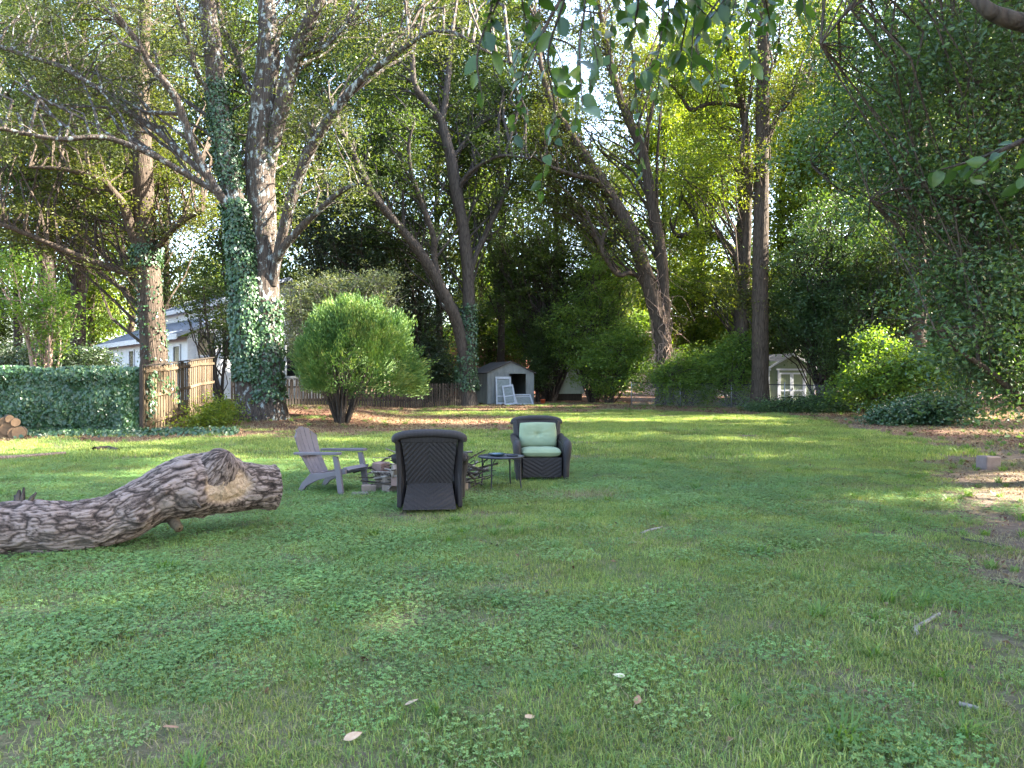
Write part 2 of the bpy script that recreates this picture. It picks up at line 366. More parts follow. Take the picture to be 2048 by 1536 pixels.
def scatter(name, me, pts, rot, scl, kind='stuff'):
    src = bpy.data.objects.new(name+'_patch', me)
    pm = bpy.data.meshes.new(name); pm.vertices.add(len(pts)); pm.vertices.foreach_set('co', np.asarray(pts, np.float32).ravel())
    a = pm.attributes.new('rot', 'FLOAT_VECTOR', 'POINT'); a.data.foreach_set('vector', np.asarray(rot, np.float32).ravel())
    a = pm.attributes.new('scl', 'FLOAT', 'POINT'); a.data.foreach_set('value', np.asarray(scl, np.float32))
    pm.update()
    o = link(name, pm, kind=kind)
    g = bpy.data.node_groups.new(name, 'GeometryNodeTree')
    g.interface.new_socket('Geometry', in_out='INPUT', socket_type='NodeSocketGeometry'); g.interface.new_socket('Geometry', in_out='OUTPUT', socket_type='NodeSocketGeometry')
    gi = g.nodes.new('NodeGroupInput'); go = g.nodes.new('NodeGroupOutput'); ip = g.nodes.new('GeometryNodeInstanceOnPoints')
    oi = g.nodes.new('GeometryNodeObjectInfo'); oi.inputs[0].default_value = src
    ar = g.nodes.new('GeometryNodeInputNamedAttribute'); ar.data_type = 'FLOAT_VECTOR'; ar.inputs[0].default_value = 'rot'
    as_ = g.nodes.new('GeometryNodeInputNamedAttribute'); as_.data_type = 'FLOAT'; as_.inputs[0].default_value = 'scl'
    L = g.links.new
    L(gi.outputs[0], ip.inputs['Points']); L(oi.outputs['Geometry'], ip.inputs['Instance']); L(ar.outputs[0], ip.inputs['Rotation']); L(as_.outputs[0], ip.inputs['Scale']); L(ip.outputs[0], go.inputs[0])
    md = o.modifiers.new('scatter', 'NODES'); md.node_group = g; return o
rng = np.random.default_rng(5)
def jgrid(y0, y1, st, rng, wide=.80, pad=1.2):
    y = np.arange(y0, y1, st); pts = []
    for yy in y:
        xw = wide*yy+pad; x = np.arange(-xw, xw, st); pts.append(np.stack([x, np.full_like(x, yy)], -1))
    p = np.vstack(pts); return p+rng.uniform(-.5, .5, p.shape)*st
def place(p, rng, s0, s1):
    z = hgt(p[:, 0], p[:, 1])+(n2(p[:, 0], p[:, 1], 3.0, 5)-.5)*.035
    rot = np.stack([np.zeros(len(p)), np.zeros(len(p)), rng.uniform(0, 6.28, len(p))], -1)
    return np.column_stack([p, z]), rot, rng.uniform(s0, s1, len(p))*(.62+.8*n2(p[:, 0], p[:, 1], 1.3, 61))
def keep(p, rng, dens):
    return p[rng.uniform(size=len(p)) < dens]
def gd(p): return 1-np.maximum(soil_mask(p[:, 0], p[:, 1]), mulch_mask(p[:, 0], p[:, 1])**.6)
near = jgrid(1.6, 15, .22, rng); far = jgrid(15, 44, .5, rng, .74, 1)
def cl_mask(p): return sst(.38, .60, n2(p[:, 0], p[:, 1], .45, 31, 3)+.16*sst(1.5, -3, p[:, 0])-.05)
V, F, t = blades(rng, 470, .26, .02, .058, .0036, 1.1, (0, .85)); g1 = npmesh('grass', V, F, ML['grass'], t)
q = keep(near, rng, np.clip(gd(near)*(1.0-.45*cl_mask(near)), 0, 1)*.98); scatter('lawn_grass', g1, *place(q, rng, .8, 1.25))
V, F, t = blades(rng, 420, .52, .04, .09, .009, .8, (0, .85)); g2 = npmesh('grass_far', V, F, ML['grass'], t)
q = keep(far, rng, gd(far)*.98); scatter('lawn_grass_far', g2, *place(q, rng, .8, 1.25))
V, F, t = clover(rng, 250, .24); g3 = npmesh('clover', V, F, ML['clover'], t)
q = keep(near, rng, gd(near)*(.12+.66*cl_mask(near))); scatter('clover_cover', g3, *place(q, rng, .8, 1.3))
V, F, t = blades(rng, 70, .25, .02, .06, .0045, 1.8, (0, 1)); g4 = npmesh('straw', V, F, ML['straw'], t)
dry = .22+.75*sst(.5, .66, n2(near[:, 0], near[:, 1], .8, 41))
q = keep(near, rng, dry*.8); scatter('dry_grass', g4, *place(q, rng, .8, 1.3))
q = keep(far, rng, .25+.6*mulch_mask(far[:, 0], far[:, 1])); scatter('dry_grass_far', g4, *place(q, rng, 1.4, 2.2))
V, F, t = blades(rng, 34, .05, .07, .15, .009, 2.0, (0, 1)); g5 = npmesh('weed', V, F, ML['weed'], t)
q = keep(near, rng, .035+.14*sst(.55, .72, n2(near[:, 0], near[:, 1], .7, 51))+.13*sst(.05, .4, soil_mask(near[:, 0], near[:, 1]))*(near[:, 0] > 1.5)*(1-soil_mask(near[:, 0], near[:, 1])*.6)); scatter('weed_tufts', g5, *place(q, rng, .55, 1.15))
q = keep(far, rng, .06+.22*sst(.5, .7, n2(far[:, 0], far[:, 1], .5, 52))); scatter('weed_tufts_far', g5, *place(q, rng, .8, 1.5))
pp_ = np.stack([rng.normal(.78, .28, 40), rng.normal(10.3, .25, 40)], -1); scatter('dry_grass_patch', g4, *place(pp_, rng, 1.0, 1.8))
# dead leaves strewn over the bare ground and here and there on the lawn
def litter(n, dens_fn, ymin, ymax, size, name, lift=.012):
    y = ymin+(ymax-ymin)*np.sqrt(rng.uniform(0, 1, n)); x = rng.uniform(-.78, .78, n)*(y+1); k = rng.uniform(size=n) < dens_fn(x, y); x = x[k]; y = y[k]
    C = np.stack([x, y, hgt(x, y)+(n2(x, y, 3.0, 5)-.5)*.035+lift], -1); V, F = leaf_quads(rng, C, size, .5, 1.6, 0, .18)
    link(name, npmesh(name, V, F, ML['litter'], rng.uniform(0, 1, len(C))), kind='stuff')
litter(60000, lambda x, y: .015+.55*np.maximum(mulch_mask(x, y), .4*soil_mask(x, y)), 12, 46, .11, 'leaf_litter')
litter(22000, lambda x, y: .07+.35*soil_mask(x, y)*(x > 0), 2, 15, .05, 'small_leaf_litter')

# ------------------------------------------------------------------ trees
def skel(stems):
    pts = []; rad = []
    for p, r in stems: pts.append(p); rad.append(r)
    return np.vstack(pts), np.concatenate(rad)
def grow(rng, SK, T, sub=5, per=4, spread=.25, leaves=8, size=.12, ratio=.5, twl=(.6, 1.5), droop=.25, up=.9, bumpup=.14, flat=.55, rmul=1.0, twk=.33):
    """branches from the skeleton to targets T, twigs on them, leaves on the twigs"""
    n = len(T); st = np.zeros((n, 3)); use = np.zeros(len(SK))
    for i in range(n):
        d = np.linalg.norm(SK-T[i], axis=1)+1.3*np.maximum(0, SK[:, 2]-T[i, 2]+.8); j = np.argmin(d+use+rng.uniform(0, 1.2, len(d))); st[i] = SK[j]; use += 1.1*np.exp(-(np.linalg.norm(SK-SK[j], axis=1)/.5)**2)
    D = T-st; L = np.linalg.norm(D, axis=1)
    ts = np.linspace(0, 1, 6); PT = st[:, None]+D[:, None]*ts[None, :, None]
    b = 4*ts*(1-ts); PT[:, :, 2] += b*(bumpup*L)[:, None]; PT += rng.normal(size=PT.shape)*(.045*L)[:, None, None]*b[None, :, None]
    RD = (.010+.007*L)[:, None]*(1-.8*ts)[None]*rmul
    BV, BF = batch_tubes(PT, RD, 4)
    m = n*sub; bi = np.repeat(np.arange(n), sub); tt = rng.uniform(.4, 1, m)*5; k0 = np.minimum(tt.astype(int), 4); fr = (tt-k0)[:, None]
    S = PT[bi, k0]*(1-fr)+PT[bi, k0+1]*fr
    dr = unit(rng.normal(size=(m, 3))*[1, 1, .45]+unit(D)[bi]*.5); ln = rng.uniform(twl[0], twl[1], m)
    E = S+dr*ln[:, None]; E[:, 2] -= droop*ln*.6
    tw = np.linspace(0, 1, 3); TP = S[:, None]+(E-S)[:, None]*tw[None, :, None]; TP[:, :, 2] += (4*tw*(1-tw)*.12)[None]*ln[:, None]
    kt = rng.uniform(size=m) < twk; TV, TF = batch_tubes(TP[kt], np.full((kt.sum(), 3), .007)*rmul*(1-.6*tw)[None], 3)
    W = np.concatenate([BF.reshape(-1, 4), TF.reshape(-1, 4)+len(BV)]); WV = np.vstack([BV, TV])
    A = []; cid = []
    for q in range(per):
        f = rng.uniform(.15, 1.05, m)[:, None]; A.append(S*(1-f)+E*f); cid.append(bi)
    A = np.vstack(A); cid = np.concatenate(cid)
    C = np.repeat(A, leaves, 0)+rng.normal(size=(len(A)*leaves, 3))*spread*np.array([1, 1, flat])
    ctint = rng.normal(.5, .2, n)[np.repeat(cid, leaves)]; tint = np.clip(ctint+rng.normal(0, .2, len(C)), 0, 1)
    LV, LF = leaf_quads(rng, C, size, ratio, up, droop)
    return (WV, W), (LV, LF, tint)
def ell(rng, n, c, r, shell=.5):
    d = unit(rng.normal(size=(n, 3))); q = rng.uniform(shell**3, 1, n)**(1/3); return np.array(c)+d*q[:, None]*np.array(r)
def blob(px, py, d, rx, rz, ry):           # ellipsoid given as picture centre and size, real depth
    c = P(px, py, d); return (tuple(c), (rx/FPX*d, ry, rz/FPX*d))
def make_tree(name, label, cat, base, stems, blobs, leaf, bark, nb, seed, group=None, ivy=None, lf=7, **kw):
    """stems: list of (part name, [(px,py,width_px,depth)...]); base (px, depth)"""
    rng = np.random.default_rng(seed); loc = G(*base); t = thing(name, label, cat, loc, 0, group); L = np.array(loc)
    sk = []
    for nm, pl in stems:
        pts = [P(a, b, d) for a, b, wv, d in pl]; rad = [wv/2/FPX*d for a, b, wv, d in pl]
        if nm == 'trunk':
            g = Vector((pts[0].x, pts[0].y, H(pts[0].x, pts[0].y)-.15)); pts[0] = g; rad[0] *= 1.3
        p, r = catmull(pts, rad, 6); big = max(rad) > .12
        V, F = tube_np(p, r, 20 if big else 9, .16 if big else .1, seed, 3.0)
        link(nm, npmesh(nm, V-L, F, bark if not isinstance(bark, dict) else bark.get(nm, bark['trunk']), smooth=True), t)
        sk.append((p, r))
    SP, SR = skel(sk); k = SR < .3
    SKU = SP[(SP[:, 2] > loc.z+2.2)]
    if len(SKU) < 3: SKU = SP
    T = np.vstack([ell(rng, max(1, int(round(nb*b[2]))), b[0], b[1]) for b in [(*bb, 1.0/len(blobs)) if len(bb) == 2 else bb for bb in blobs]])
    ex = [p[rng.integers(int(len(p)*.45), len(p), lf)]+rng.normal(size=(lf, 3))*[.7, .7, .45]+[0, 0, .25] for (nm, _), (p, r) in zip(stems, sk) if nm == 'limb']
    if ex: T = np.vstack([T]+ex)
    T[:, 2] = np.maximum(T[:, 2], loc.z+1.2)
    (WV, WF), (LV, LF, tint) = grow(rng, SKU, T, **kw)
    link('branches', npmesh('branches', WV-L, WF, bark if not isinstance(bark, dict) else bark['trunk']), t, 'stuff')
    link('crown', npmesh('crown', LV-L, LF, leaf, tint), t, 'stuff')
    if ivy: ivy_on(t, L, sk, ivy, rng)
    return t, sk
def ivy_on(t, L, sk, spec, rng):
    Vs = []; Fs = []; Ts = []; b = 0
    for si, z0, z1, n, thick, size in spec:
        p, r = sk[si]; tt, u, v = frames(p); ok = np.where((p[:, 2] >= z0) & (p[:, 2] <= z1))[0]
        if len(ok) < 2: continue
        f = rng.uniform(ok[0], ok[-1], n); i0 = np.minimum(f.astype(int), len(p)-2); fr = (f-i0)[:, None]
        c = p[i0]*(1-fr)+p[i0+1]*fr; rr = r[i0]; a = rng.uniform(0, 2*np.pi, n)
        dirv = np.cos(a)[:, None]*u[i0]+np.sin(a)[:, None]*v[i0]
        lump = fbm(np.stack([c[:, 0]*1.2+dirv[:, 0], c[:, 2]*1.1, dirv[:, 1]*1.5], -1), 7)
        edge = np.clip(np.minimum(c[:, 2]-z0, z1-c[:, 2])/1.2, 0, 1)
        kk = lump+edge*.35 > .42; c = c[kk]; rr = rr[kk]; dirv = dirv[kk]; lump = lump[kk]
        C = c+dirv*(rr+thick*(.15+1.4*(lump-.3).clip(0)))[:, None]+rng.normal(size=c.shape)*.05
        V, F = leaf_quads(rng, C, size, .85, nrm=dirv+np.array([0, 0, .35]), axis=np.array([0, 0, -1.])+dirv*.3, fold=.06)
        Vs.append(V); Fs.append(F+b); b += len(V); Ts.append(np.clip(lump*.7+rng.normal(.15, .22, len(C)), 0, 1))
    link('ivy', npmesh('ivy', np.vstack(Vs)-L, np.vstack(Fs), ML['ivy'], np.concatenate(Ts)), t, 'stuff')

# the big double-stemmed tree on the left
make_tree('lichen_oak_tree', 'massive forked tree with ivy-clad lower trunk and pale lichen bark, left of the round bush', 'tree', (520, 27), [
 ('trunk', [(532, 840, 77.3, 27), (530, 790, 70.6, 27), (527, 700, 65.5, 27), (528, 600, 62.2, 27), (524, 450, 58.8, 27), (520, 330, 55.4, 27), (530, 200, 52.1, 27), (538, 100, 42.0, 27), (535, 0, 33.6, 27.3), (530, -160, 25.2, 27.6), (535, -330, 11.8, 28)]),
 ('trunk', [(500, 840, 52.1, 26.7), (497, 780, 47.0, 26.7), (492, 640, 50.4, 26.6), (482, 500, 45.4, 26.5), (462, 360, 38.6, 26.4), (440, 230, 37.0, 26.3), (428, 100, 35.3, 26.3), (415, 0, 33.6, 26.3), (405, -150, 23.5, 26.3), (395, -330, 10.1, 26.3)]),
 ('limb', [(533, 400, 17.6, 27), (545, 300, 27.2, 26.9), (562, 225, 32.0, 26.8), (580, 150, 30.4, 26.6), (604, 80, 28.8, 26.3), (640, 0, 24.0, 26), (690, -110, 17.6, 25.6), (740, -250, 8.0, 25)]),
 ('limb', [(545, 570, 19.2, 26.8), (558, 500, 19.2, 26.6), (575, 430, 20.8, 26.4), (600, 350, 20.8, 26.2), (630, 285, 20.8, 26), (680, 210, 17.6, 25.7), (735, 150, 14.4, 25.3), (790, 112, 10.4, 25), (850, 72, 8.0, 24.6), (905, 66, 6.4, 24.3), (965, 100, 4.8, 24), (1020, 128, 4.0, 24)]),
 ('limb', [(632, 285, 12.8, 26), (625, 262, 13.6, 26), (622, 246, 12.0, 26)]),
 ('limb', [(552, 520, 17.6, 26.6), (580, 480, 16.0, 26.3), (620, 438, 13.6, 26), (655, 405, 11.2, 25.8), (688, 380, 10.4, 25.6), (718, 367, 7.2, 25.4)]),
 ('limb', [(480, 440, 17.6, 26.3), (436, 384, 19.2, 26), (396, 315, 17.6, 25.7), (375, 258, 16.0, 25.5), (355, 202, 15.2, 25.3), (331, 166, 14.4, 25), (303, 133, 13.6, 24.8), (279, 89, 12.8, 24.5), (242, 40, 11.2, 24.2), (222, 0, 10.4, 24), (190, -90, 6.4, 23.6)]),
 ('limb', [(440, 388, 12.8, 26), (363, 343, 12.8, 25.6), (307, 311, 12.0, 25.2), (226, 279, 11.2, 24.8), (182, 275, 10.4, 24.5), (121, 279, 9.6, 24.2), (48, 268, 8.8, 24), (0, 258, 8.0, 23.7), (-80, 262, 6.4, 23.4)]),
 ('limb', [(416, 355, 12.8, 25.9), (375, 319, 12.0, 26.2), (323, 270, 11.2, 26.5), (283, 242, 10.4, 26.8), (226, 198, 10.4, 27), (170, 161, 9.6, 27.2), (121, 133, 9.6, 27.4), (69, 117, 8.8, 27.6), (0, 95, 8.0, 28), (-80, 80, 5.6, 28)]),
 ('limb', [(522, 200, 12.8, 27), (500, 180, 12.8, 27.2), (476, 113, 11.2, 27.5), (448, 55, 10.4, 27.8), (430, -30, 8.0, 28)]),
 ('limb', [(455, 250, 12.0, 26.2), (415, 180, 12.0, 26), (396, 150, 11.2, 25.8), (372, 66, 10.4, 25.5), (350, 0, 8.0, 25.2), (330, -80, 5.6, 25)]),
 ('limb', [(570, 140, 9.6, 26.5), (600, 115, 9.6, 26.3), (650, 95, 8.0, 26), (690, 55, 6.4, 25.8), (720, 10, 4.8, 25.5)]),
], [(*blob(200, 40, 30, 300, 170, 3.5), .30), (*blob(520, -190, 29, 330, 190, 6), .32), (*blob(820, -10, 29, 240, 120, 3.5), .16), (*blob(80, 240, 29.5, 190, 90, 2.5), .12), (*blob(600, 330, 30, 120, 120, 2), .10)],
 ML['willow'], BK['lichen'], 270, 1, None,
 [(0, .8, 4.6, 4200, .09, .12), (1, 1.4, 8.0, 9000, .17, .12), (1, 8.0, 12.2, 3400, .10, .10)], sub=5, per=4, leaves=9, size=.145, ratio=.32, spread=.32, twl=(.6, 1.7))
# second left tree with the wooden fence in front
make_tree('ivy_trunk_tree', 'straight brown tree with ivy strips behind the wooden board fence', 'tree', (308, 33), [
 ('trunk', [(308, 770, 56.8, 33), (308, 720, 51.6, 33), (304, 640, 48.2, 33), (298, 560, 44.7, 33), (292, 480, 41.3, 33), (288, 380, 37.8, 33), (285, 280, 34.4, 33), (283, 180, 31.0, 33), (290, 60, 24.1, 33), (300, -100, 15.5, 33), (305, -260, 6.9, 33)]),
 ('limb', [(291, 520, 20.6, 33), (266, 464, 18.9, 32.6), (250, 416, 17.2, 32.3), (230, 388, 15.5, 32), (202, 360, 12.0, 31.6), (129, 339, 8.6, 31.2), (60, 335, 5.2, 31)]),
 ('limb', [(280, 556, 12.9, 33), (214, 533, 12.0, 32.5), (141, 505, 11.2, 32), (73, 476, 10.3, 31.5), (0, 448, 8.6, 31), (-60, 440, 6.0, 31)]),
 ('limb', [(300, 515, 13.8, 33), (343, 464, 10.3, 32.6), (370, 440, 8.6, 32.3), (405, 424, 6.0, 32)]),
], [(*blob(200, 290, 35.5, 190, 100, 2.5), .4), (*blob(80, 450, 35, 130, 70, 2.5), .2), (*blob(290, 60, 36, 240, 140, 3), .3), (*blob(400, 400, 35, 70, 50, 2), .1)],
 ML['olive'], BK['brown'], 230, 2, None, [(0, 1.5, 8.5, 1000, .07, .11), (0, 6.3, 7.6, 700, .28, .12)], leaves=8, size=.14, ratio=.45)
for j, (px, d, wv, lab, sd_) in enumerate([(95, 37, 40, 'dark straight tree trunk far left, farthest left of the trees behind the ivy hedge', 3), (158, 39, 30, 'slim dark tree between the far left trunk and the ivy-striped trunk', 4)]):
    make_tree('dark_trunk_tree', lab, 'tree', (px, d), [
     ('trunk', [(px-4, 770, wv, d), (px-2, 690, wv*.95, d), (px, 560, wv*.85, d), (px-4+8*j, 430, wv*.75, d), (px-8+20*j, 300, wv*.6, d), (px-4+20*j, 150, wv*.45, d), (px, -40, wv*.2, d)]),
     ('limb', [(px, 430, wv*.45, d), (px-25+60*j, 380, wv*.4, d-.5), (px-50+100*j, 330, wv*.25, d-1)])],
     [blob(px-20, 330, d, 150, 110, 4), blob(px+20, 80, d, 170, 150, 4)], ML['oak'], BK['dark'], 150, sd_, None, leaves=8, size=.15)
# centre trees
make_tree('forked_maple_tree', 'multi-stemmed tree beside the weathered grey shed, one stem leaning far left', 'tree', (935, 40), [
 ('trunk', [(934, 815, 38.6, 40), (933, 760, 33.6, 40), (936, 660, 26.9, 40), (937, 560, 23.5, 40), (928, 470, 24.4, 40), (914, 390, 23.5, 40), (902, 320, 21.8, 40), (890, 270, 20.2, 40), (881, 240, 16.8, 40), (850, 200, 13.4, 39.6), (828, 165, 12.6, 39.3), (824, 90, 10.1, 39), (812, 0, 8.4, 38.6), (800, -80, 5.0, 38.3)]),
 ('limb', [(930, 720, 21.8, 39.8), (918, 660, 22.7, 39.6), (904, 620, 22.7, 39.3), (872, 555, 20.2, 39), (840, 505, 18.5, 38.6), (800, 455, 16.8, 38.2), (758, 405, 15.1, 37.8), (728, 355, 12.6, 37.5), (702, 295, 10.1, 37.2), (680, 255, 6.7, 37), (660, 200, 4.2, 37)]),
 ('limb', [(884, 245, 13.4, 40), (893, 190, 12.6, 40.2), (900, 110, 10.9, 40.4), (906, 60, 9.2, 40.6), (915, -40, 6.7, 41), (925, -140, 3.4, 41)]),
 ('limb', [(880, 565, 13.4, 39), (869, 520, 12.6, 39), (868, 480, 11.8, 38.8), (856, 440, 10.9, 38.6), (838, 390, 10.1, 38.4), (823, 345, 8.4, 38.2), (818, 290, 6.7, 38), (830, 240, 4.2, 38)]),
 ('limb', [(942, 545, 10.9, 40), (956, 500, 10.9, 40.2), (985, 440, 10.1, 40.6), (1008, 390, 8.4, 41), (1020, 340, 6.7, 41.3), (1015, 290, 4.2, 41.6)]),
 ('limb', [(914, 385, 8.4, 40), (935, 350, 8.4, 39.6), (975, 322, 7.6, 39.2), (1010, 312, 5.9, 38.8), (1060, 318, 4.2, 38.5)]),
 ('limb', [(905, 320, 7.6, 40), (925, 290, 7.6, 40.4), (960, 250, 6.7, 40.8), (1000, 228, 5.0, 41), (1030, 210, 3.4, 41)]),
], [(*blob(800, 230, 43, 180, 180, 3.5), .36), (*blob(920, 50, 43, 200, 150, 3.5), .3), (*blob(1010, 330, 44, 110, 150, 3), .2), (*blob(760, 420, 42.5, 110, 90, 2.5), .14)],
 ML['oak'], BK['grey'], 340, 5, None, [(0, 1.0, 5.8, 2600, .22, .13)], leaves=8, size=.16)
t6, sk6 = make_tree('leaning_vine_tree', 'two-stemmed leaning tree wrapped in bare vines, right of centre behind the shrubs', 'tree', (1327, 41), [
 ('trunk', [(1328, 810, 29, 41), (1327, 720, 27, 41), (1318, 650, 29, 41), (1300, 580, 29, 41), (1275, 500, 29, 41), (1252, 445, 28, 41), (1222, 395, 26, 41), (1185, 335, 21, 40.8), (1145, 275, 16, 40.5), (1100, 200, 12, 40.2), (1080, 120, 8, 40), (1070, 40, 4, 40)]),
 ('limb', [(1328, 690, 20, 41.1), (1328, 600, 23, 41.3), (1322, 510, 23, 41.5), (1308, 430, 22, 41.6), (1294, 350, 21, 41.7), (1278, 285, 20, 41.8), (1252, 230, 17, 41.9), (1232, 170, 14, 42), (1212, 90, 11, 42), (1195, 0, 8, 42), (1180, -80, 5, 42)]),
 ('limb', [(1276, 552, 10, 41), (1258, 546, 10, 40.6), (1236, 550, 9, 40.3), (1216, 525, 8, 40), (1203, 498, 8, 40), (1208, 470, 6, 40), (1218, 455, 4, 40)]),
 ('limb', [(1222, 395, 11, 40.8), (1190, 362, 10, 40.3), (1150, 352, 9, 40), (1110, 338, 8, 39.6), (1085, 325, 5, 39.3)]),
], [(*blob(1160, 180, 44, 150, 150, 3), .38), (*blob(1060, 250, 42, 90, 140, 3), .2), (*blob(1180, 10, 44, 200, 120, 4), .28), (*blob(1110, 390, 42, 60, 60, 2), .14)],
 ML['olive'], BK['brown'], 290, 6, None, leaves=8, size=.15)
rv = np.random.default_rng(61); vparts = []
for q in range(46):
    p, r = sk6[q % 2]; z0 = rv.uniform(1.5, 4); z1 = z0+rv.uniform(2, 5); ok = np.where((p[:, 2] > z0) & (p[:, 2] < z1))[0]
    if len(ok) < 4: continue
    a = rv.uniform(0, 6.28)+np.cumsum(rv.normal(0, .5, len(ok))); off = r[ok]+np.abs(rv.normal(.03, .07, len(ok)))
    c = p[ok]+np.stack([np.cos(a)*off, np.sin(a)*off, rv.normal(0, .08, len(ok))], -1)
    pp, rr = catmull(c, np.full(len(c), rv.uniform(.012, .035)), 3); vparts.append(tube_np(pp, rr, 5))
for q in range(60):                                               # loose trailing ends
    p, r = sk6[q % 2]; i = rv.integers(4, 22); s = p[min(i, len(p)-1)]; e = s+np.array([rv.normal(.2, .7), rv.normal(0, .5), -rv.uniform(.2, 1.6)]); mid = (s+e)/2+rv.normal(0, .25, 3)
    pp, rr = catmull([s, mid, e], [.016, .012, .007], 4); vparts.append(tube_np(pp, rr, 4))
V, F = merge(vparts); link('vine', npmesh('vine', V-np.array(t6.location), F, BK['vine'], smooth=True), t6, 'stuff')
# right-hand trees
make_tree('tall_straight_tree', 'tall straight tree rising just left of the green garden shed', 'tree', (1520, 38), [
 ('trunk', [(1520, 825, 36, 38), (1520, 760, 33, 38), (1520, 600, 32, 38), (1521, 450, 29, 38), (1523, 300, 26, 38), (1525, 150, 24, 38), (1526, 0, 22, 38), (1527, -170, 17, 38), (1527, -330, 8, 38)]),
 ('limb', [(1522, 290, 10, 38), (1545, 250, 9, 37.6), (1580, 200, 7, 37.2), (1610, 170, 4, 37)]),
 ('limb', [(1512, 398, 9, 38), (1500, 385, 10, 38), (1492, 350, 9, 37.8), (1480, 320, 6, 37.5)])],
 [(*blob(1590, 120, 40, 110, 130, 2.5), .42), (*blob(1540, -70, 39, 170, 110, 4), .44), (*blob(1480, 570, 39.5, 60, 40, 1.0), .14)], ML['olive'], BK['brown'], 130, 7, None, leaves=8, size=.14)
make_tree('slender_twin_tree', 'slender tree close beside the tall straight trunk with a level limb reaching left', 'tree', (1486, 39.5), [
 ('trunk', [(1486, 815, 20, 39.5), (1487, 700, 18, 39.5), (1490, 560, 18, 39.5), (1494, 440, 17, 39.5), (1496, 340, 16, 39.5), (1487, 240, 14, 39.5), (1478, 190, 12, 39.5), (1466, 145, 10, 39.5), (1450, 60, 7, 39.5), (1440, -40, 4, 39.5)]),
 ('limb', [(1482, 215, 9, 39.5), (1450, 208, 9, 39.2), (1415, 209, 8, 39), (1382, 221, 8, 38.7), (1365, 200, 7, 38.5), (1350, 180, 5, 38.3), (1330, 165, 3, 38)]),
 ('limb', [(1484, 180, 8, 39.5), (1490, 130, 7, 39.5), (1492, 60, 5, 39.5)])],
 [(*blob(1430, 120, 39, 120, 110, 3.5), .6), (*blob(1400, 320, 40, 90, 70, 3), .4)], ML['bright'], BK['brown'], 120, 8, None, leaves=8, size=.15)
make_tree('crooked_limb_tree', 'tree with a crooked hooked limb, standing behind the tall straight trunk', 'tree', (1478, 46), [
 ('trunk', [(1478, 815, 26, 46), (1478, 680, 22, 46), (1478, 560, 20, 46), (1480, 470, 17, 46), (1484, 380, 13, 46), (1486, 280, 9, 46), (1490, 160, 4, 46)]),
 ('limb', [(1475, 530, 15, 46), (1462, 500, 15, 45.7), (1435, 475, 13, 45.4), (1400, 465, 12, 45), (1375, 470, 12, 44.8), (1352, 470, 9, 44.6), (1340, 445, 5, 44.4)]),
 ('limb', [(1392, 467, 10, 45), (1394, 450, 9, 45), (1385, 425, 8, 45), (1372, 405, 6, 45), (1362, 392, 4, 45)])],
 [(*blob(1420, 520, 46, 100, 70, 3), .4), (*blob(1450, 300, 46, 130, 130, 4), .6)], ML['bright'], BK['dark'], 130, 9, None, leaves=8, size=.16)
make_tree('big_right_tree', 'thick grey tree standing right of the green shed among leafy branches', 'tree', (1834, 35), [
 ('trunk', [(1836, 815, 46, 35), (1834, 740, 40, 35), (1832, 620, 37, 35), (1832, 450, 34, 35), (1834, 300, 32, 35), (1836, 150, 30, 35), (1836, 0, 27, 35), (1838, -180, 18, 35), (1840, -330, 8, 35)]),
 ('limb', [(1828, 170, 20, 35), (1800, 100, 20, 34.6), (1775, 30, 18, 34.3), (1762, -40, 15, 34), (1750, -120, 8, 34)]),
 ('limb', [(1826, 240, 14, 35), (1770, 130, 15, 35.4), (1735, 60, 14, 35.8), (1700, -10, 12, 36), (1670, -90, 7, 36)]),
 ('limb', [(1838, 160, 13, 35), (1870, 115, 12, 34.6), (1900, 130, 10, 34.3), (1930, 150, 6, 34)])],
 [(*blob(1700, 180, 35.5, 130, 120, 4), .3), (*blob(1840, -80, 35, 260, 130, 5), .35), (*blob(1960, 220, 34, 130, 140, 4), .35)], ML['oak'], BK['brown'], 190, 10, None, leaves=8, size=.14)

# leafy understory trees and shrubs: each built on its own
def shrub(name, label, cat, base, blobs, leaf, nb, seed, stems=5, h=2.2, bark='dark', group=None, **kw):
    rng = np.random.default_rng(seed); loc = G(*base); L = np.array(loc); t = thing(name, label, cat, loc, 0, group)
    sk = []
    for q in range(stems):
        b = blobs[q % len(blobs)]; tg = ell(rng, 1, b[0], np.array(b[1])*.6, 0)[0]; s = L+[rng.normal(0, .15), rng.normal(0, .15), -.1]
        mid = s*.5+tg*.5+rng.normal(0, .2, 3); mid[2] = s[2]+(tg[2]-s[2])*.62
        sk.append(catmull([s, mid, tg], [.05+.012*np.linalg.norm(tg-s), .05, .02], 5))
    V, F = merge([tube_np(p, r, 7, .1, seed) for p, r in sk]); link('trunk', npmesh('trunk', V-L, F, BK[bark], smooth=True), t)
    T = np.vstack([ell(rng, max(1, int(nb/len(blobs))), b[0], b[1], .35) for b in blobs]); T[:, 2] = np.maximum(T[:, 2], hgt(T[:, 0], T[:, 1])+.15)
    d = dict(leaves=6, twk=.2, size=.13, spread=.22, twl=(.3, .9), sub=4, bumpup=.05); d.update(kw)
    (WV, WF), (LV, LF, tint) = grow(rng, skel(sk)[0], T, **d)
    link('branches', npmesh('branches', WV-L, WF, BK[bark]), t, 'stuff'); link('crown', npmesh('crown', LV-L, LF, leaf, tint), t, 'stuff')
    return t
shrub('privet_bush', 'pale silvery green shrub showing above and left of the round clipped bush', 'shrub', (670, 36), [blob(640, 585, 36, 90, 50, 1.6), blob(745, 580, 36, 70, 50, 1.5), blob(600, 650, 35.5, 50, 70, 1.2)], ML['privet'], 210, 20, bark='pale')
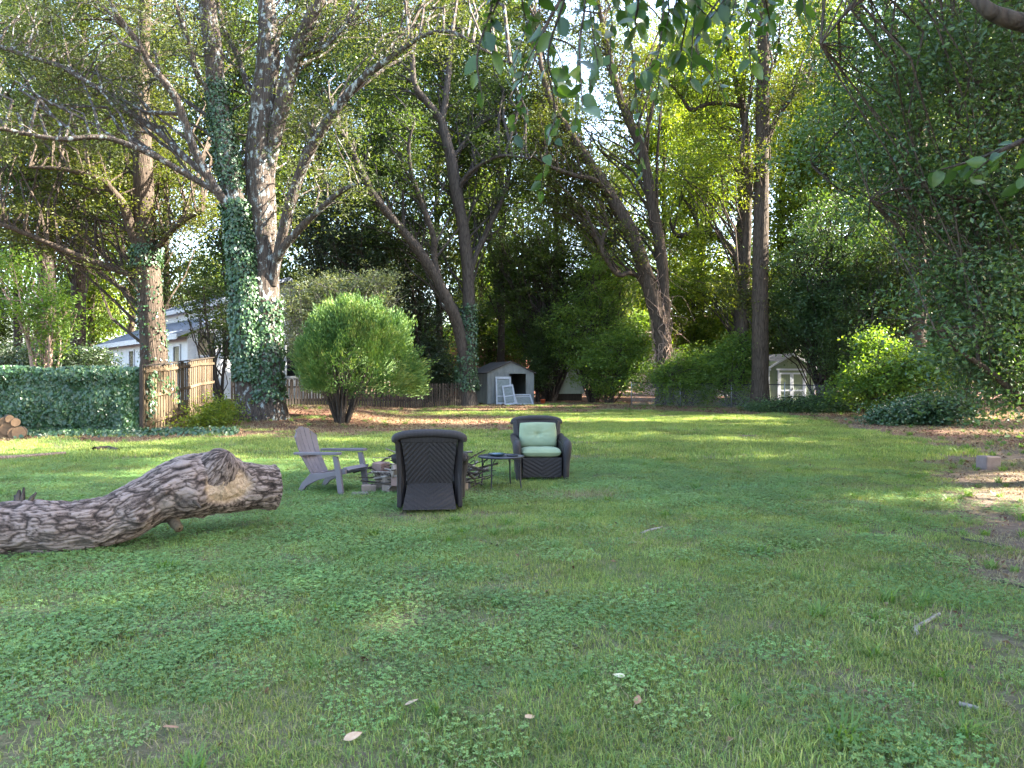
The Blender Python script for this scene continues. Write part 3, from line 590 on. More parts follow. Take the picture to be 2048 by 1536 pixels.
shrub('evergreen_tree', 'dark dense evergreen filling the gap behind the round bush', 'tree', (660, 43), [blob(660, 440, 43, 100, 110, 3), blob(720, 560, 42, 110, 120, 3), blob(660, 690, 42, 90, 70, 2.5)], ML['dark'], 340, 21, size=.17)
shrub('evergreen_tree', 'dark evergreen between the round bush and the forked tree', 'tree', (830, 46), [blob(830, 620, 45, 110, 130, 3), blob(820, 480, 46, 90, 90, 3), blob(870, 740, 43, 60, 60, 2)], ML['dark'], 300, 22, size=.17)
shrub('understory_tree', 'leafy small tree with shaded crown right behind the weathered grey shed', 'tree', (1100, 47), [blob(1090, 600, 47, 130, 100, 3), blob(1180, 500, 48, 110, 90, 3), blob(1040, 500, 48, 90, 90, 3)], ML['oak'], 420, 23, size=.17)
shrub('fence_shrub', 'leafy bush overhanging the siding cottage', 'shrub', (1075, 45.5), [blob(1110, 680, 45.5, 60, 45, 1.2), blob(1075, 720, 45, 22, 40, .8)], ML['oak'], 110, 241, size=.14)
shrub('understory_tree', 'sunlit green small tree left of the leaning vine tree', 'tree', (1190, 44), [blob(1170, 650, 44, 100, 70, 2.2), blob(1210, 560, 44.5, 70, 70, 2.2)], ML['shrub'], 230, 24, size=.15)
shrub('fence_shrub', 'yellow-green bush in front of the small siding cottage', 'shrub', (1215, 42), [blob(1215, 730, 42, 95, 60, 1.6), blob(1260, 690, 42.5, 60, 50, 1.4)], ML['shrub'], 200, 25, size=.14)
shrub('fence_shrub', 'rounded sunny green bush at the foot of the leaning vine tree', 'shrub', (1370, 40), [blob(1360, 760, 40, 100, 50, 1.6), blob(1410, 735, 40.3, 80, 50, 1.5)], ML['shrub'], 230, 26, size=.13)
shrub('fence_shrub', 'dense green bush against the tall straight trunk by the chain link fence', 'shrub', (1460, 39.2), [blob(1450, 755, 39.2, 70, 60, 1.5), blob(1480, 700, 39.6, 50, 40, 1.3)], ML['shrub'], 170, 27, size=.13)
shrub('understory_tree', 'small bright tree in the gap right of the leaning vine tree', 'tree', (1400, 50), [blob(1400, 600, 50, 90, 90, 3), blob(1440, 680, 49, 80, 50, 2)], ML['bright'], 260, 28, size=.17)
shrub('leafy_tree', 'bluish green leafy tree arching over the green shed', 'tree', (1650, 40), [blob(1640, 520, 38, 110, 100, 3), blob(1720, 440, 38, 120, 110, 3), blob(1680, 630, 38.5, 90, 60, 2.2), blob(1590, 620, 39.5, 60, 60, 2)], ML['blue'], 430, 29, 7, size=.14)
shrub('leafy_tree', 'green leafy tree between the shed and the thick grey trunk', 'tree', (1740, 36), [blob(1740, 620, 36, 80, 80, 2.2), blob(1790, 540, 36, 80, 90, 2.5), blob(1700, 720, 37, 50, 50, 1.5)], ML['oak'], 330, 30, 6, size=.13)
shrub('vine_bush', 'sunlit yellow-green vine mound at the foot of the thick grey tree', 'shrub', (1800, 31), [blob(1780, 750, 31, 70, 45, 1.5), blob(1880, 735, 30, 50, 30, 1.4), blob(1725, 775, 33, 58, 42, 1.3), blob(1750, 690, 33, 36, 36, 1)], ML['shrub'], 190, 31, size=.13, ratio=.75)
shrub('vine_bush', 'low dark ivy mound at the edge of the back lawn right', 'shrub', (1790, 27), [blob(1780, 835, 27, 45, 16, .9), blob(1840, 820, 27, 60, 22, 1), blob(1900, 815, 26.5, 50, 26, 1)], ML['ivy'], 140, 32, size=.11, ratio=.85)
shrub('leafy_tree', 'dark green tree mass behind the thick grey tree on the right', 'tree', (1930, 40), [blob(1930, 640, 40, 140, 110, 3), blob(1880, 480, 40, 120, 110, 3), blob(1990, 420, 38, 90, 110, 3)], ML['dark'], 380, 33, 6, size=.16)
shrub('fence_shrub', 'low bramble thicket in front of the green shed and chain link fence', 'shrub', (1600, 36), [blob(1600, 820, 36, 70, 16, .8), blob(1680, 806, 36, 60, 26, .9), blob(1530, 826, 36, 40, 12, .7)], ML['blue'], 150, 34, size=.12)
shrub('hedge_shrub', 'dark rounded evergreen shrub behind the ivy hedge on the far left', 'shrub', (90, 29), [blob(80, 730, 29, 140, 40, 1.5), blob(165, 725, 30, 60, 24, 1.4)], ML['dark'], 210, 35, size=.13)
shrub('sapling', 'thin reddish-stemmed sapling left of the hedge, leaves hanging over it', 'tree', (85, 27), [blob(40, 560, 27, 80, 90, 1.6), blob(110, 620, 27, 40, 50, 1.2)], ML['shrub'], 55, 36, 4, bark='vine', size=.14)
shrub('fence_shrub', 'light green shrub hanging over the picket fence by the white house', 'shrub', (440, 37), [blob(462, 650, 37, 25, 45, 1.2), blob(400, 585, 38, 65, 36, 2)], ML['oak'], 60, 37, 3, size=.14)
shrub('ground_shrub', 'small yellow-green plant at the foot of the big forked tree', 'plant', (415, 24.5), [blob(415, 845, 24.5, 30, 20, .5), blob(440, 820, 25, 26, 20, .5)], ML['bright'], 50, 38, 3, size=.1)
# the big leafy tree at the right edge, near the camera, its boughs drooping across
tR, skR = make_tree('drooping_tree', 'near leafy tree at the right edge with low tangled branches reaching over the bare earth', 'tree', (2150, 11.5), [
 ('trunk', [(2150, 1000, 72, 11.5), (2140, 760, 66, 11.5), (2125, 500, 60, 11.6), (2130, 200, 54, 11.8), (2140, -200, 42, 12), (2150, -700, 18, 12)]),
 ('limb', [(2130, 900, 20, 11.5), (2048, 810, 16, 11), (2005, 765, 13, 10.8), (1958, 728, 11, 10.7), (1900, 692, 6, 10.5), (1870, 660, 4, 10.4)]),
 ('limb', [(1958, 728, 8, 10.7), (1950, 650, 7, 11), (1965, 560, 6, 11.2), (1950, 470, 4, 11.4)]),
 ('limb', [(2125, 560, 18, 11.6), (2030, 420, 14, 11.4), (1960, 405, 11, 11.2), (1880, 390, 8, 11), (1800, 378, 5, 10.8), (1740, 400, 3, 10.6)]),
 ('limb', [(2130, 300, 24, 11.8), (2000, 190, 18, 12), (1880, 160, 13, 12.2), (1780, 190, 8, 12.4), (1680, 260, 5, 12.6), (1620, 330, 3, 12.8)]),
 ('limb', [(2140, 680, 14, 11.5), (2060, 600, 11, 12.2), (2000, 560, 8, 12.8), (1930, 540, 5, 13.4)]),
 ('limb', [(2135, 0, 24, 12), (1980, -80, 17, 11), (1820, -60, 12, 10.4), (1700, 20, 6, 10), (1640, 90, 3, 9.8)])],
 [(*blob(1980, 620, 11.8, 110, 220, 1.2), .26), (*blob(2010, 800, 11.3, 80, 90, .9), .12), (*blob(1890, 300, 11.8, 190, 170, 1.8), .24), (*blob(1740, 250, 12, 130, 120, 1.4), .12), (*blob(1960, -150, 12, 320, 220, 3), .32)],
 ML['blue'], BK['brown'], 520, 40, None, leaves=5, size=.085, ratio=.55, spread=.16, twl=(.3, .9), sub=5, per=4, rmul=.36)

# ------------------------------------------------------------------ the wood behind: prototype trees copied one by one
def proto_tree(seed, h, rx, z0, leaf, bark, nb, size, leaves=6, spread=.42, clusters=0):
    rng = np.random.default_rng(seed)
    p = [(0, 0, -.2), (.1, .1, h*.2), (-.1, .2, h*.45), (.15, 0, h*.7), (0, .1, h*.93)]; r = [.32, .26, .2, .13, .04]
    pp, rr = catmull(p, r, 5); V, F = tube_np(pp, rr, 10, .1, seed)
    tm = npmesh('trunk', V, F, bark, smooth=True); parts = []
    T = np.vstack([ell(rng, int(nb*.6), (0, 0, z0+(h-z0)*.45), (rx, rx, (h-z0)*.5), .45), ell(rng, int(nb*.4), (rng.normal(0, 1), rng.normal(0, 1), z0+(h-z0)*.75), (rx*.7, rx*.7, (h-z0)*.35), .4)])
    if clusters:
        cc = ell(rng, clusters, (0, 0, z0+(h-z0)*.5), (rx, rx, (h-z0)*.52), .5); T = np.repeat(cc, nb//clusters+1, 0); T = T+rng.normal(size=T.shape)*[.75, .75, .45]
    (WV, WF), (LV, LF, t) = grow(rng, pp[pp[:, 2] > h*.12], T, sub=5, per=4, leaves=leaves, size=size, spread=spread, twl=(.8, 2.0), twk=.1)
    return tm, npmesh('branches', WV, WF, bark), npmesh('crown', LV, LF, leaf, t)
PR = {'tall': proto_tree(107, 25, 4.6, 10, ML['oak'], BK['brown'], 150, .24, 9, .3, 19), 'side': proto_tree(106, 17, 4.2, 3.5, ML['oak'], BK['brown'], 112, .24, 9, .3, 14), 'oak': proto_tree(101, 21, 4.6, 4, ML['oak'], BK['dark'], 215, .25), 'olive': proto_tree(102, 19, 4.4, 3, ML['olive'], BK['brown'], 200, .25),
      'bright': proto_tree(103, 18, 4.6, 2.5, ML['bright'], BK['brown'], 215, .25), 'low': proto_tree(104, 9, 3.6, .5, ML['oak'], BK['dark'], 170, .24), 'lowb': proto_tree(105, 8, 3.4, .4, ML['shrub'], BK['dark'], 160, .24)}
def copy_tree(kind, name, label, x, y, s, rz, group, sz=None):
    t = thing(name, label, 'tree', (x, y, H(x, y)), rz, group); t.scale = (s, s, sz or s)
    for nm, me in zip(('trunk', 'branches', 'crown'), PR[kind]): link(nm, me, t, None if nm == 'trunk' else 'stuff')
    return t
rb = random.Random(4)
LAND = [(-60, 'past the far left edge'), (80, 'behind the ivy hedge'), (200, 'left of the ivy-striped trunk'), (350, 'right of the ivy-striped trunk'), (500, 'behind the white house'), (600, 'behind the big forked trunk'), (650, 'left behind the round bush'), (790, 'behind the round bush'), (920, 'left of the multi-stemmed tree'), (1020, 'behind the grey shed'), (1150, 'behind the siding cottage'), (1270, 'left of the leaning vine tree'), (1350, 'behind the leaning vine tree'), (1440, 'between vine tree and tall trunk'), (1520, 'behind the tall straight trunk'), (1610, 'behind the green shed'), (1705, 'right of the green shed'), (1800, 'behind the thick grey tree'), (1950, 'right of the thick grey tree'), (2065, 'at the right edge'), (9999, 'past the right edge')]
USED = set()
def wlabel(k, px, d):
    n = {'oak': 'tall mid-green wood tree', 'olive': 'tall olive-green wood tree', 'bright': 'tall yellow-green wood tree', 'low': 'low dark bushy tree', 'lowb': 'low light green bushy tree'}[k]
    l = n+' '+('very far' if d > 90 else 'far' if d > 70 else 'not far')+' beyond the fences, '+next(t for m_, t in LAND if px <= m_)
    USED.add(l); return l
WOOD = {'oak': 'tall mid-green tree in the wood far behind the fences', 'olive': 'tall olive-green tree in the wood far behind the fences', 'bright': 'tall sunlit yellow-green tree in the wood far behind the fences',
        'low': 'low dark bushy tree under the wood behind the fences', 'lowb': 'low light green bushy tree under the wood behind the fences'}
for (px, d, k, s) in [(-120, 46, 'olive', 1), (40, 52, 'oak', 1.05), (180, 60, 'bright', 1.0), (330, 58, 'olive', .95), (470, 50, 'oak', 1.0), (640, 54, 'oak', 1.1), (760, 50, 'oak', .95), (880, 58, 'olive', 1.05),
                      (1000, 54, 'oak', .95), (1110, 62, 'olive', 1.0), (1330, 56, 'bright', .95), (1400, 64, 'bright', 1.1), (1560, 54, 'bright', 1.0), (1650, 50, 'bright', .95), (1790, 56, 'olive', 1), (1920, 52, 'oak', 1.05), (2060, 46, 'oak', 1), (2180, 50, 'olive', 1),
                      (-60, 74, 'oak', 1.2), (260, 80, 'olive', 1.2), (560, 78, 'bright', 1.2), (960, 82, 'bright', 1.15), (1220, 84, 'olive', 1.0), (1720, 78, 'bright', 1.2), (2000, 80, 'olive', 1.2)]:
    x = (px-1024)/FPX*d; copy_tree(k, 'wood_tree', wlabel(k, px, d), x, d, s, rb.uniform(0, 6.28), 'tall trees of the wood behind the yard', s*rb.uniform(1.25, 1.75))
for (px, d, k, s) in [(-40, 62, 'low', 1), (120, 66, 'lowb', .9), (360, 66, 'low', .9), (560, 56, 'low', 1), (700, 60, 'low', 1.05), (850, 64, 'lowb', .9), (980, 60, 'low', .9), (1090, 56, 'lowb', .9), (1200, 58, 'low', .85), (1300, 70, 'lowb', .9),
                      (1480, 62, 'low', .9), (1580, 50, 'low', .9), (1690, 52, 'lowb', 1), (1790, 50, 'low', 1), (1900, 54, 'low', 1.1), (2020, 50, 'lowb', 1), (2130, 44, 'low', 1),
                      (-140, 100, 'low', 2), (150, 104, 'lowb', 2), (450, 98, 'low', 2), (720, 104, 'low', 2), (1000, 100, 'lowb', 2), (1250, 104, 'low', 1.8), (1500, 98, 'low', 2), (1800, 104, 'lowb', 2), (2100, 100, 'low', 2)]:
    x = (px-1024)/FPX*d; copy_tree(k, 'bushy_tree', wlabel(k, px, d), x, d, s, rb.uniform(0, 6.28), 'bushy trees under the wood behind the yard')
# the same tree line carries on along the right side of the yard, past the picture's edge; tall ones and crown gaps put in to shade the lawn in streaks
for (x, y, k, s) in [(12.5, 3.5, 'side', .85), (14, -3.5, 'side', .85), (16.5, 9, 'side', .9), (19, 3, 'side', 1), (23, 8, 'side', 1.1), (22, 15.5, 'side', .85), (28, 22, 'side', 1), (32, 30, 'side', 1), (11, -11, 'side', 1), (25, -5, 'side', 1.2), (35, 39, 'side', 1), (17.5, 14.5, 'tall', .95), (20.5, 19, 'tall', 1), (20, 25.5, 'tall', 1), (27, 27, 'tall', 1)]:
    copy_tree(k, 'side_tree', 'unseen tall tree added to shade the left part of the lawn', x, y, s, rb.uniform(0, 6.28), 'shade trees along the right side of the yard')

copy_tree('tall', 'side_tree', 'unseen tall tree added to shade the left part of the lawn', 19.5, 8.9, .9, 1.0, 'shade trees along the right side of the yard', 1.2)  # added out of view to shade a patch of lawn at left
# ------------------------------------------------------------------ round clipped bush
def round_bush():
    rng = np.random.default_rng(70); d = 26.5; loc = G(683, d); L = np.array(loc); t = thing('round_bush', 'big round-topped feathery green bush on a fan of bare stems, middle of the yard', 'bush', loc)
    c = P(708, 748, d); K = d/FPX
    n = 5200; dr = unit(rng.normal(size=(n, 3))); dr[:, 2] = np.where(dr[:, 2] < -.35, -dr[:, 2], dr[:, 2]); dr = unit(dr)
    lump = fbm(dr*3.0+5, 71); q = .64+.50*lump+.26*(fbm(dr*7.5+2, 74, 2)-.5); q = q*(1-.16*sst(.1, .7, -dr[:, 0])*sst(.35, -.2, dr[:, 2]))
    rx = np.where(dr[:, 0] > 0, 150, 130)*K; rz = np.where(dr[:, 2] > 0, 163, 130)*K
    tap = np.where(dr[:, 2] > .1, 1, 1-.10*np.clip(-dr[:, 2], 0, 1))
    depth = rng.uniform(.72, 1, n)**.6
    S = np.array(c)+np.stack([dr[:, 0]*rx*tap, dr[:, 1]*140*K, dr[:, 2]*rz], -1)*(q*depth)[:, None]
    S[:, 0] += np.where(S[:, 0] > c.x, .25, 0)*np.clip((c.z-S[:, 2]), -1, 1)
    lowl = sst(.2, -1.4, S[:, 0]-c.x)*.45; S = S[(S[:, 2] > L[2]+.30+lowl+.9*fbm(S*.9, 72)) & (fbm(S*2.2, 73) > .36)]
    dv = unit(S-np.array(c)+[0, 0, 1.3]); n = len(S); m = 13
    C = np.repeat(S, m, 0)+np.repeat(dv, m, 0)*rng.uniform(-.12, .26, n*m)[:, None]+rng.normal(size=(n*m, 3))*.075
    V, F = leaf_quads(rng, C, .125, .34, axis=np.repeat(dv, m, 0)*1.3, nrm=rng.normal(size=(n*m, 3)), fold=.05)
    base = np.clip((fbm(S*1.9, 75)-.5)*1.7+.42+rng.normal(0, .1, n), 0, 1); tint = np.clip(np.repeat(base, m)+rng.normal(0, .13, n*m), 0, 1)
    sh_ = S[rng.integers(0, len(S), 260)]; sv_ = unit(sh_-np.array(c)+[0, 0, .9]); ok = np.linalg.norm((sh_-np.array(c))/np.array([2.6, 2.5, 2.8]), axis=1) > .75; sh_ = sh_[ok]; sv_ = sv_[ok]
    C2 = np.repeat(sh_, 9, 0)+np.repeat(sv_, 9, 0)*rng.uniform(.05, .55, len(sh_)*9)[:, None]+rng.normal(size=(len(sh_)*9, 3))*.045
    V2, F2 = leaf_quads(rng, C2, .12, .32, axis=np.repeat(sv_, 9, 0)*1.6, nrm=rng.normal(size=(len(C2), 3)), fold=.05); F = np.vstack([F, F2+len(V)]); V = np.vstack([V, V2]); tint = np.concatenate([tint, np.clip(rng.normal(.5, .25, len(C2)), 0, 1)])
    link('crown', npmesh('crown', V-L, F, ML['thuja'], tint), t, 'stuff')
    for q in range(26):
        a = rng.uniform(0, 6.28); sp = rng.uniform(.15, 1.25); s = L+[math.cos(a)*.14, math.sin(a)*.14, -.1]; e = L+[math.cos(a)*sp+.15, math.sin(a)*sp*.9, rng.uniform(1.5, 2.6)]
        mid = s*.55+e*.45+[0, 0, .12]; p, r = catmull([s, mid, e], [rng.uniform(.05, .085), .035, .014], 5)
        V, F = tube_np(p, r, 7, .15, q); link('stem', npmesh('stem', V-L, F, BK['dark'], smooth=True), t)
round_bush()

# ------------------------------------------------------------------ fallen trunk
def fallen_trunk():
    path = [(-190, 1075, 62, 6.75), (-60, 1066, 60, 6.85), (60, 1058, 56, 6.95), (150, 1053, 52, 7.05), (225, 1036, 51, 7.2), (300, 1000, 55, 7.4), (365, 977, 62, 7.6), (420, 968, 66, 7.8), (470, 975, 53, 8.0), (520, 974, 47, 8.15), (549, 973, 45, 8.25)]
    p = [P(a, b, d) for a, b, r, d in path]; r = [r/FPX*d for a, b, r, d in path]; L = np.array((p[2].x, p[2].y, H(p[2].x, p[2].y)))
    t = thing('fallen_log', 'long fallen tree trunk with rugged bark lying on the lawn at left', 'log', L)
    def bark_tube(p, r, per, n, seed):
        pp, rr = catmull(p, r, per); tt, u, v = frames(pp); a = np.linspace(0, 2*np.pi, n, endpoint=False)
        D = np.cos(a)[None, :, None]*u[:, None]+np.sin(a)[None, :, None]*v[:, None]; Rr = np.repeat(rr[:, None], n, 1)
        s = np.concatenate([[0], np.cumsum(np.linalg.norm(np.diff(pp, axis=0), axis=1))]); one = np.ones_like(Rr)
        Q = np.stack([np.repeat(s[:, None], n, 1), np.cos(a)[None]*one*.27, np.sin(a)[None]*one*.27], -1)
        big = (fbm((pp[:, None]+D*Rr[..., None])*2.4, seed, 3)-.5)*.10
        warp = np.stack([fbm(Q*7, seed+3, 3), fbm(Q*7+9, seed+4, 3), fbm(Q*7+19, seed+5, 3)], -1)-.5
        ca = Q*[8, 24, 24]+warp*[1.5, 2.4, 2.4]
        rid = np.clip(1-np.abs(2*vnoise(ca, seed+1)-1)*1.9, 0, 1)**1.5
        ca2 = Q*[17, 48, 48]+warp*4; rid = np.maximum(rid*.9, .75*np.clip(1-np.abs(2*vnoise(ca2, seed+2)-1)*2.4, 0, 1)**1.5)
        fine = fbm(Q*[40, 60, 60], seed+6, 2)-.5
        Rr = Rr+big-.014*rid+.012*fine
        k = np.arange(n)[None]; k2 = (k+1) % n; i = (np.arange(len(pp)-1)*n)[:, None]
        return pp, rr, tt, a, D, pp[:, None]+D*Rr[..., None], rid, np.stack([i+k, i+k2, i+n+k2, i+n+k], -1).reshape(-1, 4)
    n = 230; pp, rr, tt, a, D, V, rid, F = bark_tube(p, r, 30, n, 82)
    def bump(px, py, d, rad, h):                       # burls
        c = np.array(P(px, py, d)); k = np.exp(-(np.linalg.norm(V-c, axis=-1)/rad)**2)[..., None]
        return D*k*h
    V = V+bump(452, 938, 7.6, .10, .05)+bump(330, 985, 7.2, .09, .04)+bump(505, 945, 7.8, .09, .035)
    V = V+bump(285, 1040, 7.05, .13, .10)+bump(400, 1000, 7.35, .16, .05)
    torn = np.exp(-(np.linalg.norm((V-np.array(P(462, 972, 7.62)))/np.array([.26, .3, .21]), axis=-1))**4); nz = fbm(V*6, 86)
    torn = np.clip((torn*1.25-.75*nz)*3.2, 0, 1); V = V-D*(torn*(.035+.05*(fbm(V*np.array([5, 5, 14]), 87)-.4)))[..., None]
    k = np.arange(n)[None]; k2 = (k+1) % n
    mt, nt, out = newmat('log_bark'); tc = coord(nt, 'UV', (1, 1, 1)); at = N(nt, 'ShaderNodeAttribute', attribute_name='torn').outputs['Fac']; ar = N(nt, 'ShaderNodeAttribute', attribute_name='ridge').outputs['Fac']
    mp = coord(nt, 'Object', (1, 1, 1)); n1 = noise_t(nt, mp, 38, 10, .8); n2_ = noise_t(nt, mp, 3, 4, .6)
    h = N(nt, 'ShaderNodeMath', {0: n1, 1: ar}, operation='SUBTRACT').outputs[0]; h = N(nt, 'ShaderNodeMath', {0: h, 1: .45}, operation='ADD').outputs[0]
    bark = ramp(nt, h, [(.0, (.012,.009,.008)), (.3, (.06,.045,.039)), (.58, (.155,.118,.104)), (.97, (.25,.20,.18))])
    bark = mix(nt, ramp(nt, n2_, [(.55, (0, 0, 0)), (.75, (.35, .35, .35))]), bark, (.22, .20, .18))
    woodc = ramp(nt, n1, [(.3, (.17,.115,.08)), (.55, (.36,.27,.19)), (.75, (.50,.41,.30))])
    bsdf(nt, out, mix(nt, at, bark, woodc), .9, .15, 0, n1, .9, .018)
    me = npmesh('trunk', V.reshape(-1, 3)-L, F, mt, torn.ravel(), face_attr='torn', smooth=True)
    aa = me.attributes.new('ridge', 'FLOAT', 'POINT'); aa.data.foreach_set('value', rid.ravel().astype(np.float32)); link('trunk', me, t)
    # hollow broken end: a deep cup of dark rotten wood
    e = pp[-1]; ax = tt[-1]; rings = [(V[-1]-pp[-1])]; Vc = []; prof = [(1.0, 0), (.86, .015), (.78, -.05), (.66, -.20), (.4, -.30), (.05, -.33)]
    rg = np.random.default_rng(88); jag = 1+(fbm(np.stack([np.cos(a)*3, np.sin(a)*3, a*0], -1), 89)-.5)*1.0
    for f, o in prof: Vc.append(e+rings[0]*f+ax*(o*(jag[:, None] if o > 0 else 1)))
    Vc = np.array(Vc); mm = len(prof); i = (np.arange(mm-1)*n)[:, None]
    F = np.stack([i+k, i+k2, i+n+k2, i+n+k], -1).reshape(-1, 4)
    M_rot = m_plain('rotten_wood', (.16,.11,.08), (.05,.035,.028), 14, .95, .1, 0, .7, bd=.03)
    link('hollow_end', npmesh('hollow_end', Vc.reshape(-1, 3)-L, F, M_rot, smooth=True), t)
    def stub(name, pts, rads, seed, mat=BK['brown'], nn=14, nz=.3):
        q, r = catmull([P(*x) for x in pts], rads, 8); q = np.vstack([q, q[-1]+(q[-1]-q[-2])*.15]); r = np.append(r, r[-1]*.25)
        V, F = tube_np(q, r, nn, nz, seed, 7); link(name, npmesh(name, V-L, F, mat, smooth=True), t)
    lp = [P(*q) for q in [(372, 1000, 7.7), (400, 972, 7.7), (424, 948, 7.7), (440, 928, 7.7), (450, 914, 7.7), (455, 907, 7.7), (457, 904, 7.7)]]
    _, _, _, _, _, LVt, rid2, LF = bark_tube(lp, [.26, .27, .235, .19, .145, .08, .01], 12, 170, 97)
    me = npmesh('limb_stub', LVt.reshape(-1, 3)-L, LF, mt, rid2.ravel()*0, face_attr='torn', smooth=True); aa = me.attributes.new('ridge', 'FLOAT', 'POINT'); aa.data.foreach_set('value', rid2.ravel().astype(np.float32)); link('limb_stub', me, t)
    stub('limb_stub', [(300, 985, 7.45), (308, 958, 7.5), (313, 938, 7.5)], [.10, .055, .035], 91)
    stub('limb_stub', [(365, 945, 7.7), (374, 928, 7.75), (378, 912, 7.8)], [.10, .05, .03], 92)
    stub('limb_stub', [(346, 1040, 7.45), (352, 1050, 7.35), (358, 1058, 7.3)], [.06, .05, .045], 93, M_wood)
    stub('limb_stub', [(388, 1002, 7.36), (395, 1009, 7.28), (401, 1016, 7.24)], [.022, .014, .007], 94, BK['brown'])
    for x0, x1, y1, s in [(32, 38, 980, .035), (42, 47, 975, .03), (55, 72, 985, .03), (36, 28, 992, .025)]:
        stub('splinter', [(x0, 1012, 6.95), ((x0+x1)/2, 996, 6.97), (x1, y1, 7.0)], [s, s*.8, s*.35], int(x0), BK['grey'], 7)
fallen_trunk()

# ------------------------------------------------------------------ garden chairs
M_plastic = m_plain('mauve_grey_plastic', (.125,.105,.115), (.10,.085,.095), 3, .5, .4, 0, .03)
def adirondack():
    loc = G(657, 10.75); t = thing('adirondack_chair', 'mauve grey plastic slatted armchair standing sideways left of the fire ring', 'chair', loc, R(-20))
    b = lambda: MB()
    # back: five arched slats on a reclined plane
    bx = -.06; tilt = R(25); up = Vector((-math.sin(tilt), 0, math.cos(tilt))); nrm = Vector((math.cos(tilt), 0, math.sin(tilt))); o0 = Vector((-.10, 0, .27))
    tops = [.66, .72, .735, .72, .66]
    for i in range(5):
        wb = .076; wt = .103; yb = (i-2)*.083; yt = (i-2)*.109; Lt = tops[i]; m = MB(); prof = []
        sl = .055*(1 if i > 2 else -1 if i < 2 else 0)*(abs(i-2))
        for s in np.linspace(0, 1, 9):
            hw = (wb+(wt-wb)*s)/2; y = yb+(yt-yb)*s; cr = .035*math.sin(s*math.pi)*-1
            l = Lt*s; lL = l+(sl*-.5 if s == 1 else 0); lR = l+(sl*-1.0*0 if s == 1 else 0)
            za = l-(.05*abs(i-2)*.5 if s == 1 else 0)
            prof.append((y-hw, y+hw, l, cr))
        V = []; nP = len(prof)
        for j, (ya, yb_, l, cr) in enumerate(prof):
            lA = lB = l
            if j == nP-1:
                if i < 2: lA -= (.10, .03)[i]
                if i > 2: lB -= (.03, .10)[i-3]
                if i == 2: pass
            cA = -.045*(1-((ya)/.29)**2)-.02; cB = -.045*(1-((yb_)/.29)**2)-.02
            V += [o0+up*lA+nrm*(cA+cr)+Vector((0, ya, 0)), o0+up*lB+nrm*(cB+cr)+Vector((0, yb_, 0)), o0+up*lB+nrm*(cB+cr-.016)+Vector((0, yb_, 0)), o0+up*lA+nrm*(cA+cr-.016)+Vector((0, ya, 0))]
        F = [(0, 1, 2, 3)]
        for j in range(nP-1):
            q = j*4
            for e in range(4): F.append((q+e, q+4+e, q+4+(e+1) % 4, q+(e+1) % 4))
        q = (nP-1)*4; F.append((q+3, q+2, q+1, q)); m.add(V, F); m.build('back_slat', M_plastic, t, False, .004)
    m = MB(); m.beam(o0+up*.30+nrm*-.075+Vector((0, -.25, 0)), o0+up*.30+nrm*-.075+Vector((0, .25, 0)), .05, .02); m.build('back_rail', M_plastic, t, False, .004)
    # seat slats following the dip
    for i in range(6):
        s = i/5; x = -.12+.56*s; z = .25+.11*s-.03*math.sin(s*math.pi)+(0 if i < 5 else -.012)
        m = MB(); m.box((x, 0, z), (.088, .50, .018), Matrix.Rotation(R(-9 if i < 5 else 22), 3, 'Y')); m.build('seat_slat', M_plastic, t, False, .004)
    for sy in (-1, 1):
        y = sy*.285
        # side rail that runs down into the back leg
        m = MB(); pr = [(.47, .37), (.47, .29), (.25, .245), (.02, .185), (-.16, .10), (-.25, 0), (-.32, 0), (-.24, .14), (-.10, .27), (.08, .285), (.28, .315)]
        m.prism([(x, y-.02 if sy < 0 else y-.02, z) for x, z in pr], (0, .04, 0)); m.build('back_leg', M_plastic, t, False, .005)
        m = MB(); yo = sy*.325; pr = [(.36, .53), (.29, .53), (.335, .30), (.38, 0), (.46, 0), (.42, .30)]
        m.prism([(x, yo-.022, z) for x, z in pr], (0, .044, 0)); m.build('front_leg', M_plastic, t, False, .005)
        m = MB(); pr = [(-.34, -.035), (-.34, .03), (-.1, .045), (.22, .07), (.38, .06), (.43, .02), (.40, -.05), (.15, -.055), (-.12, -.045)]
        m.prism([(x, yo+yy*sy, .535+.03*(x+.3)) for x, yy in (pr if sy < 0 else pr[::-1])][::1], (0, 0, .034)); m.build('arm', M_plastic, t, False, .006)
adirondack()

mw, nt, out = newmat('brown_wicker'); tc = coord(nt, 'Object', (1, 1, 1))
wv1 = N(nt, 'ShaderNodeTexWave', {'Vector': tc, 'Scale': 28, 'Distortion': .6, 'Detail': 2}, wave_type='BANDS', bands_direction='Z').outputs['Fac']
wv2 = N(nt, 'ShaderNodeTexWave', {'Vector': tc, 'Scale': 20, 'Distortion': .6, 'Detail': 2}, wave_type='BANDS', bands_direction='X').outputs['Fac']
hw_ = N(nt, 'ShaderNodeMath', {0: wv1, 1: wv2}, operation='MULTIPLY').outputs[0]; nz_ = noise_t(nt, tc, 14, 5)
hs = N(nt, 'ShaderNodeMath', {0: hw_, 1: nz_}, operation='MULTIPLY').outputs[0]
bsdf(nt, out, ramp(nt, hs, [(.02, (.010,.007,.007)), (.25, (.022,.016,.016)), (.6, (.045,.034,.035))]), .5, .4, 0, hw_, .8, .006)
M_wick = mw
M_cush = m_plain('sage_green_cushion', (.23,.275,.175), (.185,.225,.14), 4, .85, .15, 0, .25, bd=.012)
def chev(u, v, k=9.0, amp=.007, flip=1):
    q = (v*flip-abs(u-.5)*1.15)*k; f = abs((q % 1)-.5)*2; return amp*(f**.7)
